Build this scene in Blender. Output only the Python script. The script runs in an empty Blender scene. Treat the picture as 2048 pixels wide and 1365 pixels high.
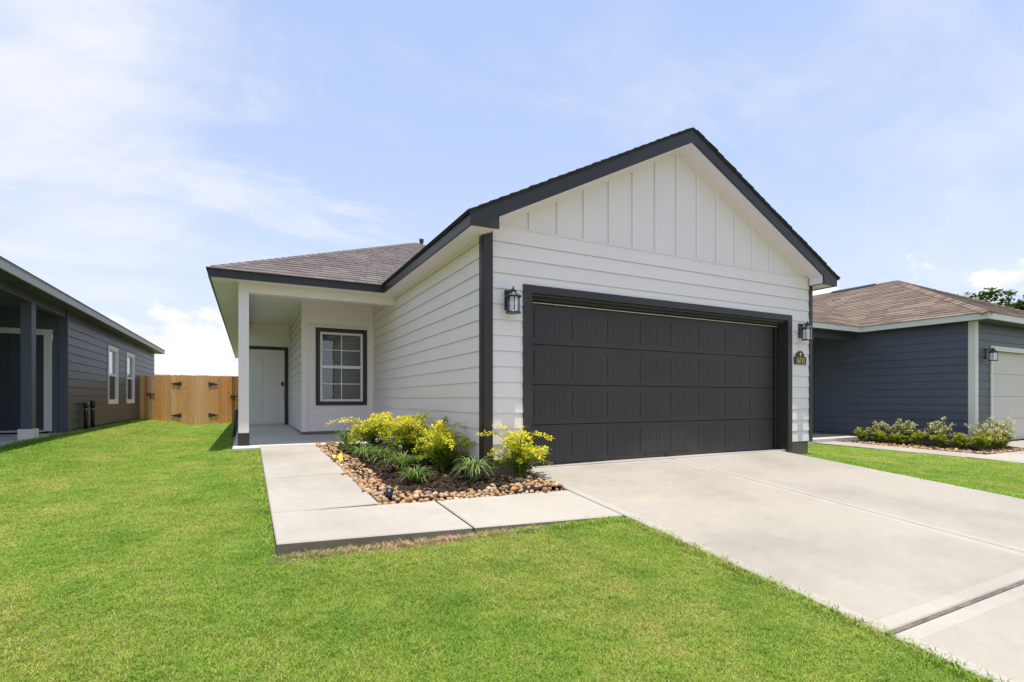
import bpy, math, random
import numpy as np
from mathutils import Vector, Matrix

R = random.Random(7)
SC = bpy.context.scene
COL = SC.collection

# ------------------------------------------------------------------ camera, sky, sun, exposure
TH = math.atan(526 / 1020.0)
cd = bpy.data.cameras.new('camera'); cam = bpy.data.objects.new('camera', cd); COL.objects.link(cam)
cd.sensor_width = 36.0
cd.lens = 1020.0 / 2048 * 36.0
cd.shift_y = (798 - 682.5) / 2048
cd.clip_start = 0.05; cd.clip_end = 3000
cam.location = (0, 0, 0); cam.rotation_euler = (math.radians(90), 0, -TH)
SC.camera = cam

SUN_EL = math.radians(83.3)
SUN_AZ = math.radians(-90)          # the sun stands over the street, towards -Y
w = bpy.data.worlds.new('World'); SC.world = w; w.use_nodes = True
wn, wl = w.node_tree.nodes, w.node_tree.links
wn.clear()
def N(tree, typ, **kw):
    n = tree.nodes.new(typ)
    for k, v in kw.items():
        if k.startswith('i_'):
            n.inputs[k[2:].replace('_', ' ')].default_value = v
        else:
            setattr(n, k, v)
    return n
WT = w.node_tree
def wmath(op, a, b=None, c=None, clamp=False):
    n = WT.nodes.new('ShaderNodeMath'); n.operation = op; n.use_clamp = clamp
    for i, v in enumerate((a, b, c)):
        if v is None: continue
        if isinstance(v, (int, float)): n.inputs[i].default_value = v
        else: wl.new(v, n.inputs[i])
    return n.outputs[0]
def wmixc(f, a, b):
    n = WT.nodes.new('ShaderNodeMix'); n.data_type = 'RGBA'
    for s, v in ((n.inputs[0], f), (n.inputs[6], a), (n.inputs[7], b)):
        if isinstance(v, (int, float, tuple)): s.default_value = v
        else: wl.new(v, s)
    return n.outputs[2]
out = N(WT, 'ShaderNodeOutputWorld'); bg = N(WT, 'ShaderNodeBackground')
sky = N(WT, 'ShaderNodeTexSky'); sky.sky_type = 'NISHITA'; sky.sun_disc = False
sky.sun_elevation = SUN_EL; sky.sun_rotation = math.radians(180)
sky.air_density = 1.0; sky.dust_density = 1.2; sky.ozone_density = 1.2; sky.altitude = 20
bg.inputs['Strength'].default_value = 0.112
tc = N(WT, 'ShaderNodeTexCoord'); gen = tc.outputs['Generated']
sep = N(WT, 'ShaderNodeSeparateXYZ'); wl.new(gen, sep.inputs[0])
zz = wmath('MAXIMUM', sep.outputs['Z'], 0.0)
# cirrus: noise on a flat layer seen in perspective
den = wmath('ADD', zz, 0.22)
cx = wmath('DIVIDE', sep.outputs['X'], den); cy = wmath('DIVIDE', sep.outputs['Y'], den)
comb = N(WT, 'ShaderNodeCombineXYZ'); wl.new(cx, comb.inputs[0]); wl.new(cy, comb.inputs[1])
def wnoise(vec, scale, detail, rough, loc=(0, 0, 0), rot=0.0, scl=(1, 1, 1), dist=0.0):
    mp = N(WT, 'ShaderNodeMapping'); mp.inputs['Location'].default_value = loc
    mp.inputs['Rotation'].default_value = (0, 0, rot); mp.inputs['Scale'].default_value = scl
    wl.new(vec, mp.inputs['Vector'])
    n = N(WT, 'ShaderNodeTexNoise'); n.inputs['Scale'].default_value = scale
    n.inputs['Detail'].default_value = detail; n.inputs['Roughness'].default_value = rough
    n.inputs['Distortion'].default_value = dist
    wl.new(mp.outputs[0], n.inputs['Vector']); return n.outputs['Fac']
def wramp(v, a, b):
    n = WT.nodes.new('ShaderNodeMapRange'); n.interpolation_type = 'SMOOTHSTEP'
    n.inputs[1].default_value = a; n.inputs[2].default_value = b
    wl.new(v, n.inputs[0]); return n.outputs[0]
def blob(d, width):
    d = Vector(d).normalized()
    vm = N(WT, 'ShaderNodeVectorMath', operation='DOT_PRODUCT'); wl.new(gen, vm.inputs[0]); vm.inputs[1].default_value = d
    return wramp(vm.outputs['Value'], math.cos(width), 1.0)
def vdir(u, v):
    t = (u - 1024) / 1020.0; S, C = math.sin(TH), math.cos(TH)
    return (S + C * t, C - S * t, (798 - v) / 1020.0)
n1 = wnoise(comb.outputs[0], 1.2, 6, 0.60, (3.1, 1.7, 0), 0.62, (0.62, 1.0, 1), 0.5)
n2 = wnoise(comb.outputs[0], 3.0, 8, 0.64, (0.4, 5.2, 0), 0.55, (0.5, 1.0, 1), 0.7)
cir = wmath('ADD', wmath('MULTIPLY', n1, 0.62), wmath('MULTIPLY', n2, 0.38))
bumpL = wmath('ADD', wmath('MULTIPLY', blob(vdir(20, 190), 0.36), 0.17), wmath('MULTIPLY', wmath('MULTIPLY', blob(vdir(640, 385), 0.22), wramp(n2, 0.34, 0.66)), 0.15))
bumpL = wmath('ADD', bumpL, wmath('MULTIPLY', blob(vdir(180, 310), 0.2), 0.10))
bumpR = wmath('ADD', wmath('MULTIPLY', blob(vdir(1980, 90), 0.35), 0.10), bumpL)
cir = wmath('ADD', cir, bumpR)
cirm = wmath('MULTIPLY', wramp(cir, 0.45, 0.84), 0.92)
# haze towards the horizon
hz = wmath('POWER', wmath('SUBTRACT', 1.0, zz, clamp=True), 3.0)
# low cumulus
n3 = wnoise(gen, 9.0, 7, 0.55, (2.0, 0.3, 0), 0, (1, 1, 1.5), 0.0)
cum = wmath('ADD', n3, wmath('MULTIPLY', blob(vdir(330, 715), 0.15), 0.30))
cum = wmath('ADD', cum, wmath('MULTIPLY', blob(vdir(1650, 590), 0.085), 0.24))
cum = wmath('ADD', cum, wmath('MULTIPLY', blob(vdir(2040, 560), 0.075), 0.22))
cum = wmath('ADD', cum, wmath('MULTIPLY', blob(vdir(1845, 535), 0.045), 0.16))
cum = wmath('SUBTRACT', cum, wmath('MULTIPLY', wramp(zz, 0.10, 0.32), 0.30))
cumm = wramp(cum, 0.61, 0.71)
skyc = N(WT, 'ShaderNodeMix', data_type='RGBA', blend_type='MULTIPLY'); skyc.inputs[0].default_value = 1.0
wl.new(sky.outputs[0], skyc.inputs[6]); skyc.inputs[7].default_value = (1.0, 1.0, 1.0, 1)
veil = wmixc(0.62, skyc.outputs[2], (1.95, 2.5, 3.8, 1))
c1 = wmixc(wmath('MULTIPLY', hz, 0.80), veil, (3.5, 3.55, 3.85, 1))
c2 = wmixc(cirm, c1, (3.8, 3.8, 3.9, 1))
c3 = wmixc(cumm, c2, wmixc(wramp(n3, 0.40, 0.62), (3.75, 3.78, 3.9, 1), (4.35, 4.35, 4.35, 1)))
wl.new(c3, bg.inputs['Color']); wl.new(bg.outputs[0], out.inputs['Surface'])

sl = bpy.data.lights.new('sun', 'SUN'); sl.energy = 2.4; sl.angle = math.radians(0.53); sl.color = (1.0, 0.95, 0.87)
sun = bpy.data.objects.new('sun', sl); COL.objects.link(sun); sun.location = (0, -10, 40)
sun.rotation_euler = Vector((0, math.cos(SUN_EL), -math.sin(SUN_EL))).to_track_quat('-Z', 'Y').to_euler()

SC.render.engine = 'CYCLES'
SC.view_settings.view_transform = 'Standard'; SC.view_settings.look = 'None'
SC.view_settings.exposure = 1.2; SC.view_settings.gamma = 1.0; SC.view_settings.use_curve_mapping = False
SC.cycles.max_bounces = 12; SC.cycles.diffuse_bounces = 8; SC.cycles.transparent_max_bounces = 12

# ------------------------------------------------------------------ materials
class Mat:
    def __init__(s, name):
        s.m = bpy.data.materials.new(name); s.m.use_nodes = True
        s.t = s.m.node_tree; s.b = s.t.nodes['Principled BSDF']; s.o = s.t.nodes['Material Output']
        s.geo = s.t.nodes.new('ShaderNodeNewGeometry'); s.pos = s.geo.outputs['Position']
        s.tc = s.t.nodes.new('ShaderNodeTexCoord')
    def ln(s, a, b): s.t.links.new(a, b)
    def noise(s, scale, detail=4, rough=0.55, vec=None, scl=(1, 1, 1), loc=(0, 0, 0), dist=0.0):
        mp = s.t.nodes.new('ShaderNodeMapping'); mp.inputs['Scale'].default_value = scl; mp.inputs['Location'].default_value = loc
        s.ln(vec or s.pos, mp.inputs['Vector'])
        n = s.t.nodes.new('ShaderNodeTexNoise'); n.inputs['Scale'].default_value = scale
        n.inputs['Detail'].default_value = detail; n.inputs['Roughness'].default_value = rough; n.inputs['Distortion'].default_value = dist
        s.ln(mp.outputs[0], n.inputs['Vector']); return n.outputs['Fac']
    def ramp(s, v, pts):
        n = s.t.nodes.new('ShaderNodeValToRGB'); e = n.color_ramp.elements
        while len(e) < len(pts): e.new(0.5)
        for k, (p, c) in enumerate(pts):
            e[k].position = p; e[k].color = (*c, 1) if len(c) == 3 else c
        s.ln(v, n.inputs[0]); return n.outputs[0]
    def map(s, v, a, b, c=0.0, d=1.0):
        n = s.t.nodes.new('ShaderNodeMapRange'); n.inputs[1].default_value = a; n.inputs[2].default_value = b
        n.inputs[3].default_value = c; n.inputs[4].default_value = d; s.ln(v, n.inputs[0]); return n.outputs[0]
    def mix(s, f, a, b, mode='MIX'):
        n = s.t.nodes.new('ShaderNodeMix'); n.data_type = 'RGBA'; n.blend_type = mode
        for sk, v in ((n.inputs[0], f), (n.inputs[6], a), (n.inputs[7], b)):
            if isinstance(v, (int, float)): sk.default_value = v
            elif isinstance(v, tuple): sk.default_value = (*v, 1) if len(v) == 3 else v
            else: s.ln(v, sk)
        return n.outputs[2]
    def math(s, op, a, b=0.0):
        n = s.t.nodes.new('ShaderNodeMath'); n.operation = op
        for i, v in enumerate((a, b)):
            if isinstance(v, (int, float)): n.inputs[i].default_value = v
            else: s.ln(v, n.inputs[i])
        return n.outputs[0]
    def col(s, c):
        if isinstance(c, tuple): s.b.inputs['Base Color'].default_value = (*c, 1)
        else: s.ln(c, s.b.inputs['Base Color'])
        return s
    def rough(s, r, spec=0.5):
        if isinstance(r, (int, float)): s.b.inputs['Roughness'].default_value = r
        else: s.ln(r, s.b.inputs['Roughness'])
        s.b.inputs['Specular IOR Level'].default_value = spec; return s
    def bump(s, h, strength=0.3, dist=0.01):
        n = s.t.nodes.new('ShaderNodeBump'); n.inputs['Strength'].default_value = strength; n.inputs['Distance'].default_value = dist
        s.ln(h, n.inputs['Height']); s.ln(n.outputs[0], s.b.inputs['Normal']); return s
    def rnd(s):
        oi = s.t.nodes.new('ShaderNodeObjectInfo'); return oi.outputs['Random']
    def island(s): return s.geo.outputs['Random Per Island']
    def attr(s, name):
        a = s.t.nodes.new('ShaderNodeAttribute'); a.attribute_name = name; return a.outputs['Color']

def paint(name, c, var=0.06, rough=0.5, grain=0.25, spec=0.4, dirt=None):
    m = Mat(name)
    n = m.noise(1.3, 5, 0.6)
    c2 = tuple(x * (1 - var) for x in c); c3 = tuple(min(x * (1 + var * 0.6), 1) for x in c)
    cc = m.ramp(n, [(0.25, c2), (0.75, c3)])
    oi = m.rnd(); cc = m.mix(1.0, cc, m.ramp(oi, [(0, (0.965,) * 3), (1, (1.0,) * 3)]), 'MULTIPLY')
    if dirt:
        z = m.t.nodes.new('ShaderNodeSeparateXYZ'); m.ln(m.pos, z.inputs[0])
        nn = m.noise(5, 6, 0.65, scl=(1, 1, 0.5))
        f = m.math('MULTIPLY', m.map(z.outputs['Z'], dirt[1], dirt[0]), m.map(nn, 0.35, 0.75))
        cc = m.mix(m.math('MULTIPLY', f, dirt[2]), cc, dirt[3])
    m.col(cc).rough(rough, spec)
    if grain:
        g = m.noise(6, 6, 0.65, scl=(1, 1, 26)); m.bump(g, grain, 0.004)
    return m.m

MAT = {}
MAT['white'] = paint('white_siding_paint', (0.87, 0.79, 0.772), 0.03, 0.55, 0.3, dirt=(-0.72, -0.45, 0.25, (0.55, 0.52, 0.46)))
MAT['whitetrim'] = paint('white_trim_paint', (0.875, 0.79, 0.76), 0.03, 0.5, 0.15)
MAT['edge'] = paint('board_lap_shade', (0.20, 0.19, 0.175), 0.05, 0.8, 0)  # lap shadow of the white boards, painted onto their bottom faces
MAT['darkedge'] = paint('dark_board_lap_shade', (0.02, 0.021, 0.024), 0.05, 0.8, 0)  # same painted lap shadow, near black, for slate and navy boards
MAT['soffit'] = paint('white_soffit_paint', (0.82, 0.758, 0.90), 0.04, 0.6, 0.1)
MAT['black'] = paint('charcoal_trim_paint', (0.037, 0.033, 0.0325), 0.12, 0.42, 0.2)
MAT['gdoor'] = paint('charcoal_garage_door_paint', (0.042, 0.038, 0.036), 0.12, 0.46, 0.35, dirt=(-0.86, -0.55, 0.35, (0.12, 0.10, 0.085)))
MAT['navy'] = paint('navy_siding_paint', (0.088, 0.100, 0.135), 0.10, 0.5, 0.3)
MAT['slate'] = paint('slate_siding_paint', (0.068, 0.075, 0.086), 0.10, 0.42, 0.3)
MAT['navydoor'] = paint('navy_door_paint', (0.038, 0.044, 0.058), 0.1, 0.4, 0.1)
MAT['greyfascia'] = paint('grey_fascia_paint', (0.47, 0.46, 0.44), 0.05, 0.5, 0.15)
MAT['cream'] = paint('cream_trim_paint', (0.70, 0.69, 0.64), 0.04, 0.5, 0.12)
MAT['creamdoor'] = paint('cream_garage_paint', (0.62, 0.57, 0.52), 0.03, 0.5, 0.05)
MAT['greydoor'] = paint('pale_grey_door_paint', (0.74, 0.70, 0.68), 0.03, 0.4, 0.03)
MAT['metal'] = (lambda m: (m.col((0.035, 0.036, 0.038)).rough(0.42, 0.5), m.m)[1])(Mat('black_metal'))
MAT['plastic'] = (lambda m: (m.col((0.014, 0.014, 0.015)).rough(0.35, 0.5), m.m)[1])(Mat('black_plastic'))
MAT['nickel'] = (lambda m: (m.col((0.55, 0.52, 0.46)).rough(0.3), m.m)[1])(Mat('satin_nickel'))
bpy.data.materials['satin_nickel'].node_tree.nodes['Principled BSDF'].inputs['Metallic'].default_value = 1.0
MAT['gold'] = (lambda m: (m.col((0.85, 0.68, 0.14)).rough(0.4), m.m)[1])(Mat('gold_paint'))
MAT['dark'] = (lambda m: (m.col((0.010, 0.010, 0.011)).rough(0.8, 0.2), m.m)[1])(Mat('dark_interior'))
MAT['blind'] = (lambda m: (m.col((0.085, 0.095, 0.095)).rough(0.5), m.m)[1])(Mat('blind_slat'))
MAT['paleblind'] = (lambda m: (m.col((0.80, 0.86, 0.85)).rough(0.5), m.m)[1])(Mat('pale_blind'))
MAT['screen'] = (lambda m: (m.col((0.045, 0.045, 0.043)).rough(0.6, 0.3), m.m)[1])(Mat('insect_screen'))
MAT['flag'] = (lambda m: (m.col((0.85, 0.75, 0.01)).rough(0.5), m.m)[1])(Mat('yellow_plastic'))
MAT['brass'] = (lambda m: (m.col((0.42, 0.36, 0.22)).rough(0.4), m.m)[1])(Mat('brass'))

def glass(name, refl=0.22, tint=(0.85, 0.9, 0.9)):
    m = Mat(name); tr = m.t.nodes.new('ShaderNodeBsdfTransparent'); tr.inputs[0].default_value = (*tint, 1)
    gl = m.t.nodes.new('ShaderNodeBsdfGlossy'); gl.inputs['Roughness'].default_value = 0.02; gl.inputs[0].default_value = (0.95, 0.97, 1, 1)
    mx = m.t.nodes.new('ShaderNodeMixShader'); mx.inputs[0].default_value = refl
    n = m.noise(2.5, 2, 0.5); m_b = m.t.nodes.new('ShaderNodeBump'); m_b.inputs['Strength'].default_value = 0.04; m_b.inputs['Distance'].default_value = 0.02
    m.ln(n, m_b.inputs['Height']); m.ln(m_b.outputs[0], gl.inputs['Normal'])
    m.ln(tr.outputs[0], mx.inputs[1]); m.ln(gl.outputs[0], mx.inputs[2]); m.ln(mx.outputs[0], m.o.inputs[0])
    return m.m
MAT['glass'] = glass('window_glass', 0.085)
MAT['mirrorglass'] = glass('reflective_window_glass', 0.5)
MAT['lglass'] = glass('lantern_glass', 0.28, (0.9, 0.92, 0.92))

def concrete(name, c, stain=0.35, lo=0.79):
    m = Mat(name)
    a = m.noise(0.7, 6, 0.62); b = m.noise(11, 5, 0.65); f = m.noise(160, 2, 0.5)
    cc = m.ramp(a, [(0.3, tuple(x * lo for x in c)), (0.55, c), (0.8, tuple(min(1, x * 1.06) for x in c))])
    cc = m.mix(0.8, cc, m.ramp(b, [(0.3, (0.93, 0.925, 0.915)), (0.7, (1.03, 1.03, 1.03))]), 'MULTIPLY')
    cc = m.mix(0.8, cc, m.ramp(f, [(0.3, (0.88, 0.88, 0.88)), (0.7, (1.06, 1.06, 1.06))]), 'MULTIPLY')
    st = m.noise(0.55, 5, 0.7, loc=(3.3, 8.1, 0), scl=(1, 1.6, 1), dist=0.8)
    cc = m.mix(m.map(st, 0.60, 0.80, 0, stain), cc, (0.52, 0.40, 0.28))
    st2 = m.noise(1.1, 6, 0.72, loc=(7.3, 1.1, 0), dist=1.4)
    cc = m.mix(m.map(st2, 0.62, 0.85, 0, stain * 0.8), cc, (0.30, 0.28, 0.25))
    sp = m.noise(28, 1, 0.4, loc=(1, 2, 3)); cc = m.mix(m.map(sp, 0.76, 0.80, 0, 0.5), cc, (0.22, 0.19, 0.16))
    cc = m.mix(1.0, cc, m.ramp(m.rnd(), [(0, (0.955, 0.95, 0.945)), (1, (1.0, 1.0, 1.0))]), 'MULTIPLY')
    m.col(cc).rough(0.85, 0.3)
    h = m.math('ADD', m.math('MULTIPLY', b, 0.5), m.math('MULTIPLY', f, 0.35)); m.bump(h, 0.25, 0.006)
    return m.m
MAT['conc'] = concrete('driveway_concrete', (0.395, 0.357, 0.300), 0.62)
MAT['walk'] = concrete('walkway_concrete', (0.43, 0.392, 0.335), 0.3)
MAT['band'] = concrete('tooled_concrete', (0.43, 0.397, 0.34), 0.25)
MAT['porch'] = concrete('porch_concrete', (0.60, 0.575, 0.525), 0.2)
MAT['found'] = concrete('foundation_concrete', (0.215, 0.18, 0.14), 0.9, 0.55)
MAT['jointdark'] = (lambda m: (m.col((0.045, 0.038, 0.032)).rough(0.9, 0.2), m.m)[1])(Mat('joint_mastic'))
MAT['joint'] = (lambda m: (m.col(m.ramp(m.noise(30, 5, 0.6, scl=(0.3, 1, 1)), [(0.3, (0.10, 0.082, 0.068)), (0.7, (0.22, 0.185, 0.155))])).rough(0.9, 0.2), m.m)[1])(Mat('joint_timber'))

def shingle_mat(name, cols):
    m = Mat(name)
    g = m.noise(240, 2, 0.6); big = m.noise(1.6, 4, 0.6)
    r = m.math('FRACT', m.math('ADD', m.island(), m.rnd()))
    k = len(cols) - 1
    cc = m.ramp(r, [(i / k, c) for i, c in enumerate(cols)])
    cc = m.mix(1, cc, m.ramp(g, [(0.3, (0.72, 0.72, 0.72)), (0.7, (1.25, 1.25, 1.25))]), 'MULTIPLY')
    cc = m.mix(1, cc, m.ramp(big, [(0.3, (0.9, 0.9, 0.9)), (0.7, (1.08, 1.06, 1.04))]), 'MULTIPLY')
    m.col(cc).rough(0.95, 0.2); m.bump(g, 0.5, 0.004); return m.m
MAT['shingle'] = shingle_mat('grey_brown_shingle', [(0.125, 0.105, 0.097), (0.15, 0.128, 0.119), (0.175, 0.15, 0.141), (0.138, 0.116, 0.107), (0.185, 0.16, 0.151)])
MAT['shingle2'] = shingle_mat('brown_shingle', [(0.145, 0.106, 0.082), (0.195, 0.147, 0.117), (0.255, 0.197, 0.158), (0.165, 0.121, 0.094), (0.22, 0.165, 0.13)])
MAT['shingledark'] = shingle_mat('charcoal_shingle', [(0.035, 0.034, 0.034), (0.05, 0.048, 0.047), (0.065, 0.06, 0.058)])

def wood():
    m = Mat('cedar_picket')
    obj = m.tc.outputs['Object']; rr = m.rnd()
    va = m.t.nodes.new('ShaderNodeVectorMath'); va.operation = 'ADD'; m.ln(m.pos, va.inputs[0])
    cmb = m.t.nodes.new('ShaderNodeCombineXYZ'); m.ln(m.math('MULTIPLY', rr, 37.0), cmb.inputs[2]); m.ln(m.math('MULTIPLY', rr, 11.0), cmb.inputs[0]); m.ln(cmb.outputs[0], va.inputs[1])
    v = va.outputs[0]
    g = m.noise(9, 6, 0.62, vec=v, scl=(6, 6, 0.55), dist=0.6)
    bigp = m.noise(1.2, 3, 0.6, vec=v, scl=(2, 2, 0.8))
    base = m.ramp(rr, [(0, (0.62, 0.27, 0.07)), (0.2, (0.88, 0.47, 0.20)), (0.4, (0.90, 0.56, 0.30)), (0.6, (0.80, 0.33, 0.075)), (0.8, (0.64, 0.37, 0.18)), (1, (0.90, 0.49, 0.17))])
    cc = m.mix(1, base, m.ramp(g, [(0.3, (0.82, 0.77, 0.71)), (0.6, (1.05, 1.04, 1.03))]), 'MULTIPLY')
    cc = m.mix(m.map(bigp, 0.5, 0.75, 0, 0.45), cc, (0.62, 0.47, 0.33))
    k = m.noise(5.5, 1, 0.3, vec=v, scl=(1.6, 1.6, 1)); cc = m.mix(m.map(k, 0.735, 0.77, 0, 0.85), cc, (0.12, 0.055, 0.022))
    m.col(cc).rough(0.8, 0.2); m.bump(g, 0.4, 0.006); return m.m
MAT['wood'] = wood()

def rock():
    m = Mat('river_rock'); r = m.math('FRACT', m.math('ADD', m.rnd(), m.island()))
    ob = m.tc.outputs['Object']
    cc = m.ramp(r, [(0, (0.44, 0.21, 0.085)), (0.18, (0.50, 0.32, 0.165)), (0.34, (0.42, 0.29, 0.19)), (0.48, (0.53, 0.27, 0.095)), (0.62, (0.50, 0.35, 0.21)), (0.76, (0.28, 0.225, 0.185)), (0.86, (0.62, 0.49, 0.34)), (1.0, (0.46, 0.21, 0.075))])
    n = m.noise(22, 5, 0.6); cc = m.mix(1, cc, m.ramp(n, [(0.3, (0.70, 0.66, 0.62)), (0.7, (1.16, 1.14, 1.10))]), 'MULTIPLY')
    m.col(cc).rough(0.75, 0.25); m.bump(m.noise(60, 4, 0.6), 0.25, 0.004); return m.m
MAT['rock'] = rock()
MAT['mulch'] = (lambda m: (m.col(m.ramp(m.noise(45, 6, 0.7), [(0.3, (0.020, 0.013, 0.009)), (0.55, (0.055, 0.038, 0.027)), (0.8, (0.11, 0.08, 0.06))])).rough(0.95, 0.1).bump(m.noise(38, 6, 0.7), 1.0, 0.03), m.m)[1])(Mat('mulch'))
MAT['chip'] = (lambda m: (m.col(m.ramp(m.island(), [(0, (0.022, 0.014, 0.010)), (0.5, (0.055, 0.037, 0.026)), (0.9, (0.10, 0.07, 0.05)), (1, (0.20, 0.15, 0.11))])).rough(0.95, 0.1), m.m)[1])(Mat('mulch_chip'))
MAT['soil'] = (lambda m: (m.col(m.ramp(m.noise(14, 6, 0.7), [(0.3, (0.15, 0.19, 0.03)), (0.6, (0.23, 0.265, 0.05)), (0.8, (0.31, 0.30, 0.09))])).rough(1.0, 0.1).bump(m.noise(30, 5, 0.7), 0.8, 0.02), m.m)[1])(Mat('turf_thatch'))
MAT['ground'] = (lambda m: (m.col(m.ramp(m.noise(0.06, 6, 0.6), [(0.3, (0.07, 0.12, 0.025)), (0.7, (0.12, 0.15, 0.045))])).rough(1.0, 0.1), m.m)[1])(Mat('far_ground'))
MAT['asphalt'] = (lambda m: (m.col(m.ramp(m.noise(20, 6, 0.6), [(0.3, (0.05, 0.05, 0.05)), (0.7, (0.08, 0.08, 0.078))])).rough(0.9, 0.2), m.m)[1])(Mat('asphalt'))

def leafmat(name, trans=0.35, src='attr', rough=0.5, patch=False):
    m = Mat(name); c = m.attr('Col')
    if patch:
        big = m.noise(0.8, 4, 0.6, loc=(4, 2, 0), scl=(1.3, 0.45, 1)); mid = m.noise(2.6, 4, 0.65)
        c = m.mix(1, c, m.ramp(big, [(0.28, (0.68, 0.90, 0.62)), (0.50, (0.98, 1.0, 0.98)), (0.70, (1.36, 1.08, 1.55))]), 'MULTIPLY')
        c = m.mix(1, c, m.ramp(mid, [(0.28, (0.68, 0.82, 0.68)), (0.5, (1.0, 1.0, 1.0)), (0.72, (1.3, 1.1, 1.5))]), 'MULTIPLY')
        c = m.mix(1, c, m.ramp(m.rnd(), [(0, (0.84, 0.90, 0.8)), (0.8, (1.08, 1.04, 1.1)), (1, (1.3, 1.08, 1.35))]), 'MULTIPLY')
    m.col(c).rough(rough, 0.25)
    tl = m.t.nodes.new('ShaderNodeBsdfTranslucent'); m.ln(c, tl.inputs[0])
    mx = m.t.nodes.new('ShaderNodeMixShader'); mx.inputs[0].default_value = trans
    m.ln(m.b.outputs[0], mx.inputs[1]); m.ln(tl.outputs[0], mx.inputs[2]); m.ln(mx.outputs[0], m.o.inputs[0])
    return m.m
MAT['leaf'] = leafmat('leaf', 0.35)
MAT['grass'] = leafmat('grass_blade', 0.35, patch=True, rough=0.55)
MAT['stem'] = (lambda m: (m.col((0.26, 0.25, 0.07)).rough(0.8, 0.2), m.m)[1])(Mat('plant_stem'))
MAT['bark'] = (lambda m: (m.col((0.10, 0.075, 0.055)).rough(0.9, 0.1), m.m)[1])(Mat('bark'))

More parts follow.
